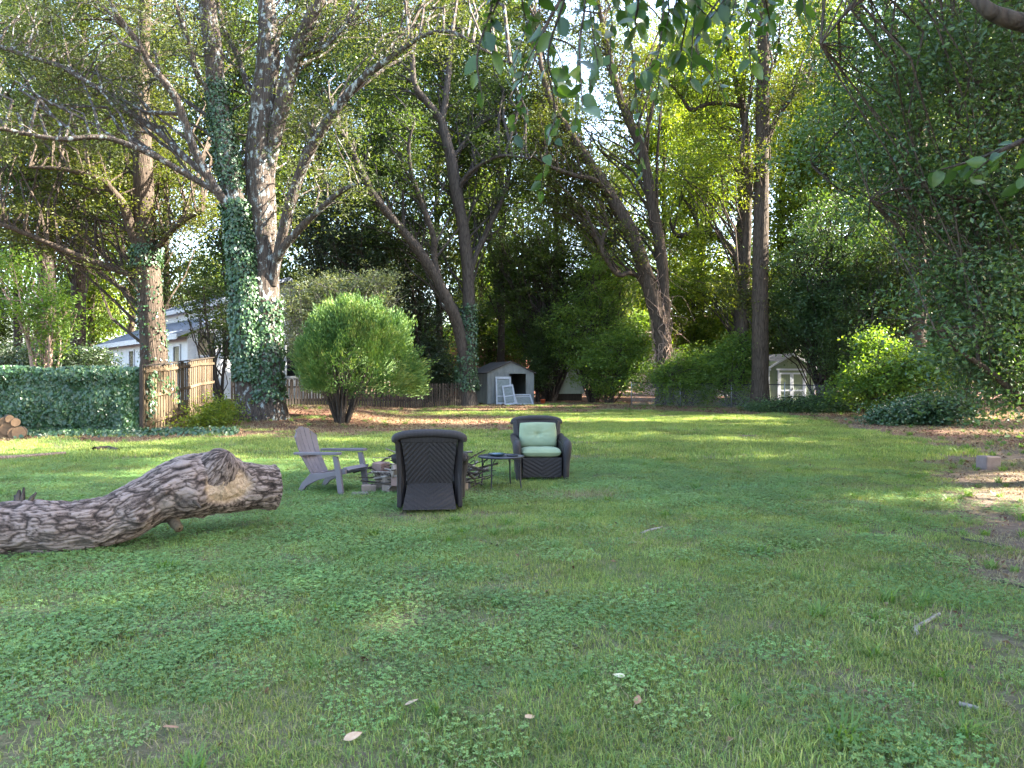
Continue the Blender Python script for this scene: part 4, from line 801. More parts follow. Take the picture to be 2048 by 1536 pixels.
def panel(m, A, B, C_, D_, nrm, nu=56, nv=56, k=9, amp=.007, bulge=0.0, flip=1):
    """woven panel A,B bottom corners, C,D top corners (D over A), chevron strands standing proud along nrm"""
    A, B, C_, D_, nrm = map(Vector, (A, B, C_, D_, nrm)); nrm.normalize()
    def f(u, v):
        p = (A*(1-u)+B*u)*(1-v)+(D_*(1-u)+C_*u)*v
        w = math.sin(u*math.pi*34)*.0018*math.sin(v*math.pi*40)
        return p+nrm*(chev(u, v, k, amp, flip)+w+bulge*math.sin(u*math.pi))
    return m.grid(f, nu, nv)
def wicker_chair(name, label, loc, rz):
    t = thing(name, label, 'chair', loc, rz)
    # local frame: front of the seat towards -Y
    m = MB(); m.lathe([(.30, 0), (.31, .02), (.30, .045), (.26, .05)], 28); m.build('swivel_base', M_blackmetal, t, True)
    m = MB(); panel(m, (-.31, -.40, .06), (.31, -.40, .06), (.31, -.41, .37), (-.31, -.41, .37), (0, -1, 0), 60, 40, 5, .008); m.box((0, -.365, .215), (.62, .06, .31)); m.build('front_panel', M_wick, t)
    m = MB(); m.box((0, -.02, .345), (.64, .68, .05)); m.build('seat_deck', M_wick, t, False, .01)
    for s in (-1, 1):
        m = MB()
        # arm: outer panel, rolled top, scroll front
        ft = [(-.39, .06), (-.40, .30), (-.405, .50), (-.37, .575), (-.10, .60), (.22, .61), (.40, .60), (.42, .40), (.40, .06)]
        m.prism([(s*.33 if s > 0 else s*.39, y, z) for y, z in ft], (.06, 0, 0)); m.build('arm_panel', M_wick, t, False, .015)
        m = MB(); rl = [(-.425, .02), (-.445, .07), (-.44, .30), (-.44, .48), (-.41, .56), (-.33, .60), (-.05, .615), (.25, .625), (.42, .66)]
        pp, rr = catmull([(s*(.375+.03*min(1, max(0, (z-.2)/.3))), y, z) for y, z in rl], [.035, .05, .055, .062, .068, .066, .062, .058, .05], 5)
        m.tube(pp, rr, 12); m.build('arm_roll', M_wick, t, True)
    # back: reclined panel with inset chevron, thick rounded rim and side wings
    yb = lambda z: .30+(z-.34)*.24
    m = MB(); panel(m, (.265, yb(.34)+.075, .34), (-.265, yb(.34)+.075, .34), (-.325, yb(.88)+.075, .88), (.325, yb(.88)+.075, .88), (0, 1, -.24), 64, 72, 9, .009, 0, -1); m.build('back_panel', M_wick, t)
    m = MB()
    def bw(u, v):
        z = .34+.58*v; h = .27+.07*v; return Vector(((u-.5)*2*h, yb(z)+.012*math.cos((u-.5)*math.pi), z))
    m.grid(bw, 20, 20); m.build('back_lining', M_wick, t)
    for s in (-1, 1):
        m = MB(); z0 = .06; pr = []
        poly = [(s*.30, yb(.36)+.03, .10), (s*.365, yb(.36)+.085, .06), (s*.395, yb(.62)+.10, .62), (s*.405, yb(.90)+.09, .90), (s*.345, yb(.90)+.06, .915), (s*.285, yb(.5)+.03, .5)]
        m.prism([poly[i] for i in (range(6) if s > 0 else range(5, -1, -1))], (0, -.10, .01)); m.build('side_wing', M_wick, t, False, .012)
    m = MB(); top = [(-.40, .86), (-.39, .905), (-.30, .935), (-.15, .95), (0, .955), (.15, .95), (.30, .935), (.39, .905), (.40, .86)]
    pp, rr = catmull([(x, yb(z)+.055, z) for x, z in top], [.045, .05, .052, .052, .052, .052, .052, .05, .045], 4); m.tube(pp, rr, 12); m.build('top_roll', M_wick, t, True)
    m = MB(); m.prism([(-.335, yb(.86)+.082, .845), (.335, yb(.86)+.082, .845), (.335, yb(.95)+.088, .935), (.0, yb(.95)+.09, .965), (-.335, yb(.95)+.088, .935)], (0, -.02, 0)); m.build('top_band', M_wick, t, False, .008)
    # flared skirt below the back
    m = MB(); panel(m, (.315, .53, .055), (-.315, .53, .055), (-.265, yb(.34)+.078, .345), (.265, yb(.34)+.078, .345), (0, 1, .4), 60, 44, 6, .010, .012); m.build('back_skirt', M_wick, t)
    for s in (-1, 1):
        m = MB(); m.prism([(s*.315, .525, .055), (s*.315, .36, .055), (s*.265, .33, .345), (s*.265, yb(.34)+.07, .345)], (-s*.02, 0, 0)); m.build('skirt_side', M_wick, t)
    return t
wicker_chair('wicker_chair', 'dark brown wicker armchair with its back turned to the viewer, nearest the front', G(862, 9.35), R(184))
wc = G(1079, 12.3); wicker_chair('wicker_chair', 'dark brown wicker armchair with pale green cushions facing the viewer beside the table', wc, R(4))
def cushion(name, label, sz, M, tuft=0, seed=0):
    nu = nv = 36; m = MB(); hx, hy, hz = sz
    def sd(sg):
        def f(u, v):
            a, b = u*2-1, v*2-1; e = max(0, (1-abs(a)**5)*(1-abs(b)**5))**.42
            x, y = a*hx*(1-.05*b*b), b*hy*(1-.06*a*a); z = hz*e
            if tuft: rr = math.hypot(a, b); z *= 1-.55*math.exp(-(rr/.16)**2); ang = math.atan2(b, a); z -= hz*.10*abs(math.sin(ang*4+.4))*math.exp(-(rr/.55)**2)*min(1, rr*4)
            z += hz*.14*(float(fbm(np.array([a*2.6+seed, b*2.6, 1.]), 5))-.5)*e
            return M @ Vector((x, y, sg*z))
        return f
    m.grid(sd(1), nu, nv); m.grid(sd(-1), nu, nv)
    o = m.build(name, M_cush, None, True); c = sum((Vector(v) for v in m.v), Vector())/len(m.v)
    o.data.transform(Matrix.Translation(-c)); o.location = c; props(o, label, 'cushion'); return o
Wm = Matrix.Translation(wc) @ Matrix.Rotation(R(4), 4, 'Z')
cushion('seat_cushion', 'pale green seat cushion lying on the wicker chair beside the table', (.325, .33, .085), Wm @ Matrix.Translation((0, -.09, .435)) @ Matrix.Rotation(R(-3), 4, 'X'), 0, 3)
cushion('back_cushion', 'pale green tufted back cushion propped upright in the wicker chair', (.315, .215, .10), Wm @ Matrix.Translation((0, .235, .69)) @ Matrix.Rotation(R(76), 4, 'X'), 1, 8)

# ------------------------------------------------------------------ small round table and what lies on it
tl = G(1002, 11.1); tz = .47
t = thing('patio_table', 'small round black metal table between the two wicker chairs', 'table', tl, R(20))
M_top = m_plain('slate_table_top', (.11,.11,.12), (.07,.07,.08), 8, .35, .5, 0, .1)
m = MB(); m.lathe([(.30, tz-.012), (.325, tz-.008), (.325, tz), (.29, tz+.001)], 40); m.build('tabletop', M_top, t, False)
m = MB(); pp = [(.335*math.cos(a), .335*math.sin(a), tz-.004) for a in np.linspace(0, 2*math.pi, 41)]; m.tube(pp, [.012]*41, 8, False); m.build('rim', M_blackmetal, t, True)
for q in range(4):
    a = R(45+90*q); c, s = math.cos(a), math.sin(a)
    m = MB(); pts, rr = catmull([(c*.315, s*.315, tz-.01), (c*.31, s*.31, tz-.18), (c*.315, s*.315, .12), (c*.335, s*.335, -.02)], [.011]*4, 4); m.tube(pts, rr, 7); m.build('leg', M_blackmetal, t, True)
    m = MB(); pts, rr = catmull([(c*.31, s*.31, tz-.20), (c*.28, s*.28, tz-.10), (c*.20, s*.20, tz-.04), (c*.12, s*.12, tz-.016)], [.007]*4, 4); m.tube(pts, rr, 6); m.build('brace', M_blackmetal, t, True)
M_teal = m_plain('dark_teal_glaze', (.03,.07,.09), (.02,.045,.06), 5, .25, .5, 0, .05)
tlz = tl.z+tz
def lathe_solo(name, prof, mat, loc, label, cat, n=28, tilt=0):
    m = MB(); m.lathe(prof, n); o = m.build(name, mat, None, True); o.location = loc; o.rotation_euler = (tilt, 0, .3); return props(o, label, cat)
lathe_solo('shallow_bowl', [(.05, .002), (.06, .002), (.10, .014), (.135, .038), (.14, .042), (.13, .04), (.095, .02), (.05, .012), (.001, .011)], M_teal, (tl.x-.06, tl.y-.02, tlz), 'shallow dark teal bowl in the middle of the round table', 'bowl')
lathe_solo('ash_tray', [(.075, .002), (.085, .003), (.09, .022), (.08, .022), (.07, .008), (.001, .008)], M_blackmetal, (tl.x+.17, tl.y-.05, tlz), 'small black round tray at the right side of the round table', 'tray')
m = MB(); m.beam((-.12, 0, .012), (.03, .02, .012), .018, .012); m.beam((.03, .02, .012), (.10, .05, .016), .05, .008); o = m.build('garden_trowel', M_blackmetal, None, False, .003); o.location = (tl.x-.21, tl.y+.03, tlz); props(o, 'dark hand trowel lying at the left edge of the round table', 'tool')

# ------------------------------------------------------------------ fire ring of concrete blocks with a heap of sticks
fc = G(846, 11.0)
M_blk = [m_plain('pinkish_block', (.24,.155,.13), (.17,.11,.095), 9, .9, .15, 0, .4), m_plain('tan_block', (.23,.18,.145), (.16,.125,.10), 9, .9, .15, 0, .4), m_plain('grey_block', (.18,.155,.14), (.13,.112,.10), 9, .9, .15, 0, .4)]
t = thing('fire_ring', 'rough ring of stacked tan and pink concrete blocks around the heap of sticks', 'fire pit', fc)
rf = random.Random(12)
def block(x, y, z, rz, s=(.20, .15, .14), tilt=0, mi=None, label=None):
    m = MB(); dx, dy, dz = s
    V = [(-dx/2, -dy/2, 0), (dx/2, -dy/2, 0), (dx/2*.86, dy/2, 0), (-dx/2*.86, dy/2, 0)]
    m.prism([Vector(v)+Vector((rf.uniform(-.006, .006), rf.uniform(-.006, .006), 0)) for v in V], (rf.uniform(-.004, .004), 0, dz))
    o = m.build('block', M_blk[rf.randrange(3) if mi is None else mi], t, False, .012, label=label); o.location = (x, y, z); o.rotation_euler = (tilt, rf.uniform(-.05, .05), rz); return o
for q in range(13):
    a = 2*math.pi*q/13+.1; block(.62*math.cos(a), .62*math.sin(a), -.02, a-math.pi/2+rf.uniform(-.15, .15))
for a in (3.0, 3.4, 3.85, 4.25, 4.7, 5.1, 1.9, 2.5):
    block(.61*math.cos(a), .61*math.sin(a), .12, a-math.pi/2+rf.uniform(-.25, .25), tilt=rf.uniform(-.06, .06))
block(-.60, -.12, .262, 1.2, (.24, .16, .14), .05, 0, 'pink block lying across the top'); block(-.30, -.50, .262, .5, (.20, .15, .14), .5, 1)
block(-.72, -.45, -.02, .4); block(-.80, -.62, -.10, .2, (.24, .18, .14), 0, 2)
t = thing('stick_heap', 'heap of dry twigs and sticks piled in the fire ring', 'sticks', fc); rs = np.random.default_rng(14)
M_stick = [BK['pale'], BK['grey'], BK['brown'], BK['dark']]
for q in range(210):
    a = rs.uniform(0, 6.28); rr_ = .85*math.sqrt(rs.uniform(0, 1)); c = np.array([rr_*math.cos(a)*1.0+.08, rr_*math.sin(a)*.8, 0]); c[2] = .05+.52*max(0, 1-(rr_/.98)**2)*rs.uniform(.3, 1)+.04
    dv = rs.normal(size=3)*[1, .8, .22]; dv /= np.linalg.norm(dv); ln = rs.uniform(.25, .85); p0 = c-dv*ln/2; p1 = c+dv*ln/2; p0[2] = max(p0[2], .01); p1[2] = max(p1[2], .01)
    mid = (p0+p1)/2+rs.normal(0, .03, 3); r0 = rs.uniform(.006, .02); pp, rr2 = catmull([p0, mid, p1], [r0, r0*.8, r0*.5], 3); V, F = tube_np(pp, rr2, 6)
    link('stick', npmesh('stick', V, F, M_stick[rs.integers(0, 4)], smooth=True), t)

# ------------------------------------------------------------------ fences
# ivy hedge: a board fence buried under ivy
A = Vector((-17.5, 21.2, 0)); B = Vector((-11.25, 22.4, 0)); A.z = H(A.x, A.y); B.z = H(B.x, B.y)
def leaf_sheet(t, L, pts, nrm, size, mat, name='ivy'):
    V, F = leaf_quads(rng, pts, size, .88, nrm=nrm+np.array([0, 0, .30]), axis=np.array([0, 0, -1.])+nrm*.35, fold=.07)
    ti = np.clip(fbm(pts*1.5, 9)*.8+rng.normal(.1, .22, len(pts)), 0, 1); link(name, npmesh(name, V-L, F, mat, ti), t, 'stuff')
L = np.array(A); t = thing('ivy_hedge', 'fence wholly covered in dark ivy at the left edge of the yard', 'hedge', A)
dirn = (B-A).normalized(); fn = Vector((dirn.y, -dirn.x, 0)); ln = (B-A).length
for q in range(int(ln/.15)):
    c = dirn*(q*.15+.07); m = MB(); m.box((c.x, c.y, .85), (.145, .02, 1.75), Matrix.Rotation(math.atan2(dirn.y, dirn.x), 3, 'Z')); m.build('board', M_woodd, t)
n = 21000; s_ = rng.uniform(-.1, ln+.25, n); z_ = rng.uniform(-.02, 1, n)**.9*1.98; lumpy = fbm(np.stack([s_*1.1, z_*1.1, s_*0], -1), 33)
off = .10+.55*(lumpy-.25).clip(0)*np.sqrt(np.clip(2.1-z_, .05, 1))+.12*rng.uniform(size=n)+.18*np.exp(-((z_-1.75)/.25)**2)
off *= np.clip((ln+.3-s_)/.5, .15, 1); top = z_ > 1.85; off = np.where(top, off*rng.uniform(-.8, 1, n), off)
zz = z_+.10*(fbm(np.stack([s_*1.3, s_*0, s_*0+3], -1), 35)-.5)*z_
pts = L+np.outer(s_, np.array(dirn))+np.outer(off, np.array(fn)); pts[:, 2] = L[2]+zz
nr = np.tile(np.array(fn), (n, 1))+np.stack([np.zeros(n), np.zeros(n), (z_ > 1.8)*1.2], -1); leaf_sheet(t, L, pts, unit(nr), .125, ML['ivy'])
# ivy creeping at its foot
n = 2600; s_ = rng.uniform(0, ln+3, n); o_ = .2+np.abs(rng.normal(0, .55, n))*sst(-1, 2, s_+2); pts = L+np.outer(s_, np.array(dirn))+np.outer(o_, np.array(fn)); pts[:, 2] = hgt(pts[:, 0], pts[:, 1])+.04+.18*rng.uniform(size=n)*np.exp(-o_)
leaf_sheet(t, L, pts, np.tile([0, -.4, .9], (n, 1)), .10, ML['ivy'], 'creeping_ivy')
# board fence panel
A = Vector((-10.95, 22.3, 0)); B = Vector((-12.45, 31.2, 0)); dirn = (B-A).normalized(); ln = (B-A).length
A.z = H(A.x, A.y)-.05; t = thing('board_fence', 'weathered tan board fence running back from the ivy hedge', 'fence', A); ang = math.atan2(dirn.y, dirn.x); rotm = Matrix.Rotation(ang, 3, 'Z'); fn = Vector((-dirn.y, dirn.x, 0))*-1
rw = random.Random(8); nb_ = int(ln/.148)
for q in range(nb_):
    s = q*.148+.07; c = A+dirn*s; g = H(c.x, c.y)+.02; hh_ = 1.94+rw.uniform(-.02, .02)+.10*s/ln
    m = MB(); m.box((0, 0, hh_/2), (.138, .02, hh_), Matrix.Rotation(ang, 3, 'Z') @ Matrix.Rotation(rw.uniform(-.008, .008), 3, 'Y')); o = m.build('board', M_wood, t); of = fn*(.02 if q % 2 else -.004); o.location = (dirn.x*s+of.x, dirn.y*s+of.y, g-A.z)
for zr in (.25, 1.05, 1.82):
    for k in range(4):
        a = A+dirn*(ln*k/4); b = A+dirn*(ln*(k+1)/4-.01); a.z = H(a.x, a.y)+zr+.03; b.z = H(b.x, b.y)+zr+.05
        m = MB(); m.beam(a-A+fn*.055, b-A+fn*.055, .04, .09); m.build('rail', M_wood, t)
for k in range(5):
    a = A+dirn*(ln*k/4); g = H(a.x, a.y); m = MB(); m.box((a.x-A.x-fn.x*.065, a.y-A.y-fn.y*.065, g-A.z+1.02), (.09, .09, 2.06), rotm); m.build('post', M_woodd, t)
m = MB(); a = A.copy(); b = A+dirn*ln; a.z = H(a.x, a.y)+2.0; b.z = H(b.x, b.y)+2.12; m.beam(a-A, b-A, .14, .035); m.build('cap_rail', M_woodd, t)
n = 700; s_ = np.abs(rng.normal(0, 1.6, n)); z_ = rng.uniform(0, 2.1, n)*(1-.2*s_/2).clip(.2, 1); kk = fbm(np.stack([s_*1.5, z_*1.2, z_*0], -1), 44) > .48; s_ = s_[kk]; z_ = z_[kk]
pts = np.array(A)+np.outer(s_, np.array(dirn))+np.outer(rng.uniform(.06, .2, len(s_)), np.array(fn)); pts[:, 2] += z_; leaf_sheet(t, np.array(A), pts, np.tile(np.array(fn), (len(s_), 1)), .11, ML['ivy'])
# dark picket fence along the back
A = Vector((-12.4, 33.2, 0)); B = Vector((-2.4, 39.6, 0)); dirn = (B-A).normalized(); ln = (B-A).length; A.z = H(A.x, A.y); ang = math.atan2(dirn.y, dirn.x)
t = thing('picket_fence', 'dark weathered picket fence behind the round bush', 'fence', A); pk = None
for q in range(int(ln/.135)):
    s = q*.135; c = A+dirn*s
    if pk is None:
        m = MB(); m.prism([(-.045, -.01, 0), (.045, -.01, 0), (.045, -.01, 1.12), (.02, -.01, 1.2), (-.02, -.01, 1.2), (-.045, -.01, 1.12)], (0, .02, 0)); pk = m.mesh('picket', M_woodd)
    o = link('picket', pk, t, loc=(dirn.x*s, dirn.y*s, H(c.x, c.y)-A.z+.04)); o.rotation_euler = (rw.uniform(-.03, .03), rw.uniform(-.04, .04), ang)
for zr in (.3, .9):
    m = MB(); b = A+dirn*ln; b.z = H(b.x, b.y); off = Vector((-dirn.y, dirn.x, 0))*.04; m.beam(off+Vector((0, 0, zr)), b-A+off+Vector((0, 0, zr)), .04, .08); m.build('rail', M_woodd, t)
# chain link fence at the back right
A = Vector((6.4, 40.2, 0)); B = Vector((23.5, 34.5, 0)); dirn = (B-A).normalized(); ln = (B-A).length; A.z = H(A.x, A.y); B.z = H(B.x, B.y)
t = thing('chain_link_fence', 'grey chain link fence running in front of the green garden shed', 'fence', A); hF = 1.22
m = MB(); m.tube([Vector((0, 0, hF)), B-A+Vector((0, 0, hF))], [.024, .024], 8); m.build('top_rail', M_blackmetal, t, True)
for k in range(8):
    c = dirn*(ln*k/7); m = MB(); m.tube([c+Vector((0, 0, -.1)), c+Vector((0, 0, hF+.03))], [.03, .03], 8); m.build('post', M_galv, t, True)
st_ = .09; nW = int((ln+hF)/st_); PT = []; RD = []
for q in range(nW):
    for sg in (1, -1):
        s0 = q*st_-(hF if sg > 0 else 0); a, b = (s0, s0+hF) if sg > 0 else (s0+hF-hF, s0-hF)
        if sg < 0: a, b = q*st_, q*st_-hF
        za, zb = 0.03, hF
        lo, hi = 0, ln
        def cl(a, b, za, zb):
            if a < lo: f = (lo-a)/(b-a); za = za+f*(zb-za); a = lo
            if b < lo: f = (lo-b)/(a-b); zb = zb+f*(za-zb); b = lo
            if b > hi: f = (b-hi)/(b-a); zb = zb-f*(zb-za); b = hi
            if a > hi: f = (a-hi)/(a-b); za = za-f*(za-zb); a = hi
            return a, b, za, zb
        if min(a, b) > hi or max(a, b) < lo: continue
        a, b, za, zb = cl(a, b, za, zb); zz0 = (B.z-A.z)
        PT.append([[dirn.x*a, dirn.y*a, za+zz0*a/ln], [dirn.x*b, dirn.y*b, zb+zz0*b/ln]]); RD.append([.0035, .0035])
V, F = batch_tubes(np.array(PT), np.array(RD), 3); link('wire_mesh', npmesh('wire_mesh', V, F, M_galv), t, 'stuff')

# ------------------------------------------------------------------ weathered grey shed with an open door
M_metalw = m_plain('faded_grey_wall', (.17,.18,.175), (.095,.105,.105), 3, .6, .35, .1, .1, (1, 1, .4))
M_roofd = m_plain('dark_tar_roof', (.05,.045,.045), (.025,.022,.022), 5, .85, .25, 0, .3)
def wall_boards(t, name, a, b, z0, z1, mat, step, depth=.012, n_out=None, gable=None):
    """vertical ribbed boards from a to b; gable=(peak height over z1) makes the tops follow a roof line"""
    a = Vector(a); b = Vector(b); L_ = (b-a).length; d = (b-a)/L_; k = max(1, int(round(L_/step))); st = L_/k; ang = math.atan2(d.y, d.x)
    for q in range(k):
        s0 = q*st; s1 = s0+st-.012; f = lambda s: z1+(gable*(1-abs(2*s/L_-1)) if gable else 0)
        p0 = a+d*s0; p1 = a+d*s1; nn = Vector((d.y, -d.x, 0))*depth*(1.0 if q % 2 else .55)
        pl = [Vector((p0.x, p0.y, z0)), Vector((p1.x, p1.y, z0)), Vector((p1.x, p1.y, f(s1)))]
        if gable and s0 < L_/2 < s1: pc = a+d*L_/2; pl.append(Vector((pc.x, pc.y, f(L_/2))))
        pl.append(Vector((p0.x, p0.y, f(s0)))); m = MB(); m.prism([p+nn for p in pl], -nn-nn.normalized()*.02); m.build(name, mat, t)
sl = P(1022, 812, 41.5); sl.z = H(sl.x, sl.y)-.05
t = thing('grey_shed', 'weathered grey metal shed with dark roof and open black doorway', 'shed', sl, R(19))
W_, Dp, Hw, Gb = 2.72, 3.6, 1.78, .62
x0 = -W_/2
dx0, dx1 = -.15, .88                                              # doorway
wall_boards(t, 'wall_panel', (x0, 0, 0), (dx0, 0, 0), 0, Hw, M_metalw, .21)
wall_boards(t, 'wall_panel', (dx1, 0, 0), (W_/2, 0, 0), 0, Hw, M_metalw, .2)
m = MB(); m.prism([(x0, -.012, Hw+.004), (W_/2, -.012, Hw+.004), (0, -.012, Hw+Gb)], (0, .03, 0)); m.build('gable', M_metalw, t)
wall_boards(t, 'wall_panel', (x0, Dp, 0), (x0, .02, 0), 0, Hw, M_metalw, .25); wall_boards(t, 'wall_panel', (W_/2, .02, 0), (W_/2, Dp, 0), 0, Hw, M_metalw, .3)
wall_boards(t, 'wall_panel', (W_/2, Dp, 0), (x0, Dp, 0), 0, Hw, M_metalw, .3)
m = MB(); m.prism([(x0, Dp, Hw+.004), (W_/2, Dp, Hw+.004), (0, Dp, Hw+Gb)], (0, .03, 0)); m.build('gable', M_metalw, t)
for s in (-1, 1):
    m = MB(); e = .10; m.prism([(0, -.12, Hw+Gb+.03), (s*(W_/2+e), -.12, Hw-.0), (s*(W_/2+e), -.12, Hw-.05), (0, -.12, Hw+Gb-.02)], (0, Dp+.24, 0)); m.build('roof_panel', M_roofd, t)
for x in (dx0, dx1): m = MB(); m.box((x, -.03, Hw/2), (.05, .05, Hw)); m.build('door_jamb', M_metalw, t)
m = MB(); m.box(((dx0+dx1)/2, -.03, Hw-.02), (dx1-dx0+.05, .05, .06)); m.build('door_head', M_metalw, t)
m = MB(); m.box((0, Dp/2, .02), (W_-.1, Dp-.1, .04)); m.build('shed_floor', M_woodd, t)
TM = Matrix.Translation(sl) @ Matrix.Rotation(R(19), 4, 'Z')
M_alu = m_plain('faded_white_frame', (.36,.37,.39), (.25,.26,.28), 6, .5, .4, 0, .1); M_screen = m_plain('grey_screen', (.16,.18,.17), (.10,.115,.11), 8, .5, .4, 0, .05)
def frame_door(label, w_, h_, base, lean, rz, mids, tilt=0):
    t = thing('old_screen_door', label, 'door', base, rz); Mx = Matrix.Rotation(-lean, 3, 'X') @ Matrix.Rotation(tilt, 3, 'Y')
    def bar(name, c, d, mat): m = MB(); m.box((0, 0, 0), d); m.v = [Mx @ (Vector(v)+Vector(c)) for v in m.v]; m.build(name, mat, t, False, .004)
    for s in (-1, 1): bar('stile', (s*(w_/2-.04), 0, h_/2), (.08, .035, h_), M_alu)
    for z in (.06, h_-.06): bar('rail', (0, 0, z), (w_-.165, .03, .12), M_alu)
    zs = [.12]+[m_*h_ for m_ in mids]+[h_-.12]
    for m_ in mids: bar('rail', (0, 0, m_*h_), (w_-.165, .03, .06), M_alu)
    for a, b in zip(zs[:-1], zs[1:]): bar('screen', (0, .004, (a+b)/2), (w_-.165, .012, b-a-.065), M_screen)
def sh(x, y, z=0): v = TM @ Vector((x, y, z)); v.z = H(v.x, v.y)+z; return v
frame_door('tall white framed screen door leaning upright on the grey shed front', .85, 1.55, sh(-.55, -.42), R(13), R(8), [.3])
frame_door('narrow white screen door leaning at a slant in front of the taller one', .62, 1.25, sh(-.35, -.95), R(30), R(-4), [.45], R(-10))
frame_door('low white framed window sash lying slanted before the open doorway', .95, 1.1, sh(.42, -1.15), R(60), R(10), [.75], R(0))
lathe_solo('plastic_pot', [(.11, 0), (.15, .22), (.165, .24), (.15, .24), (.13, .05), (.001, .04)], m_plain('orange_plastic', (.55,.10,.03), None, 5, .5), sh(1.85, -.1), 'small orange pot on the ground right of the grey shed', 'pot')
lathe_solo('plastic_jug', [(.10, 0), (.13, .03), (.13, .22), (.06, .32), (.05, .38), (.001, .38)], m_plain('white_plastic', (.5,.52,.54), None, 5, .4), sh(.45, .5, .04), 'whitish jug standing inside the dark shed doorway', 'jug')

# ------------------------------------------------------------------ small cottage with lap siding behind the shed
M_sid = m_plain('pale_sage_siding', (.36,.40,.34), (.28,.32,.27), 3, .7, .25, 0, .1)
cl_ = P(1125, 800, 48); cl_.z = H(cl_.x, cl_.y)
t = thing('siding_cottage', 'pale sage cottage with lap siding and one small white window, half hidden by bushes', 'building', cl_)
Wc, Dc, Hc = 2.7, 3.0, 2.9
for q in range(18):
    z = .45+q*.136; m = MB(); m.prism([(-Wc/2, -.028, z), (Wc/2, -.028, z), (Wc/2, -.006, z+.134), (-Wc/2, -.006, z+.134)], (0, .03, 0)); m.build('siding_board', M_sid, t)
m = MB(); m.box((0, Dc/2+.03, Hc/2+.22), (Wc, Dc, Hc-.44)); m.build('wall', M_sid, t)
m = MB(); m.box((0, Dc/2, .22), (Wc-.2, Dc-.2, .46)); m.build('foundation', M_woodd, t)
for x in (-Wc/2, Wc/2): m = MB(); m.box((x, -.02, Hc/2+.23), (.10, .08, Hc-.42)); m.build('corner_board', M_sid, t)
m = MB(); m.box((-.05, -.02, 1.98), (.62, .04, .84)); fr = m.build('window', M_dark, t)
for c, d in (((-.40, -.05, 1.98), (.08, .06, .98)), ((.30, -.05, 1.98), (.08, .06, .98)), ((-.05, -.05, 2.44), (.62, .06, .09)), ((-.05, -.05, 1.52), (.62, .06, .09))): m = MB(); m.box(c, d); m.build('frame', M_white, fr)
for c, d in (((-.05, -.045, 1.98), (.03, .03, .84)), ((-.05, -.045, 1.98), (.62, .03, .04))): m = MB(); m.box(c, d); m.build('muntin', M_white, fr)
for s in (-1, 1): m = MB(); m.prism([(0, -.3, 3.75), (s*1.8, -.3, 2.85), (s*1.8, -.3, 2.77), (0, -.3, 3.67)], (0, Dc+.6, 0)); m.build('roof', M_roofd, t)
m = MB(); m.prism([(-Wc/2, -.01, Hc+.01), (Wc/2, -.01, Hc+.01), (0, -.01, 3.66)], (0, .04, 0)); m.build('gable', M_sid, t)

# ------------------------------------------------------------------ green garden shed
M_green = m_plain('sage_green_siding', (.24,.285,.165), (.205,.245,.14), 4, .65, .3, 0, .08, (4, 4, .5)); M_shing = m_plain('grey_shingle', (.17,.165,.17), (.10,.10,.105), 9, .9, .2, 0, .4)
gl = P(1583, 805, 41.5); gl.z = EYE+(HOR-812)/FPX*41.5
t = thing('garden_shed', 'sage green garden shed with white trim and double doors beside the tall trunk', 'shed', gl, R(13))
W_, Dp, Hw, Gb = 2.86, 3.4, 2.08, .74
do = .88
wall_boards(t, 'siding_board', (-W_/2, 0, 0), (-do, 0, 0), 0, Hw, M_green, .12, .004); wall_boards(t, 'siding_board', (do, 0, 0), (W_/2, 0, 0), 0, Hw, M_green, .12, .004)
a_, b_ = -W_/2, W_/2; kq = 22
for q in range(kq):
    s0 = a_+W_*q/kq; s1 = a_+W_*(q+1)/kq-.012; f = lambda x: Hw+.02+Gb*(1-abs(x)/(W_/2)); m = MB(); m.prism([(s0, -.005*(1+q % 2), Hw+.004 if True else 0), (s1, -.005*(1+q % 2), Hw+.004), (s1, -.005*(1+q % 2), f(s1)), (s0, -.005*(1+q % 2), f(s0))], (0, .03, 0)); m.build('siding_board', M_green, t)
m = MB(); m.box((0, .05, Hw/2+.2), (W_-.02, .05, Hw+.38)); m.build('inner_wall', M_green, t)
for x, y0, y1 in ((-W_/2, 0, Dp), (W_/2, 0, Dp)):
    a, b = ((x, y1, 0), (x, y0+.02, 0)) if x < 0 else ((x, y0+.02, 0), (x, y1, 0)); wall_boards(t, 'siding_board', a, b, 0, Hw, M_green, .2, .004)
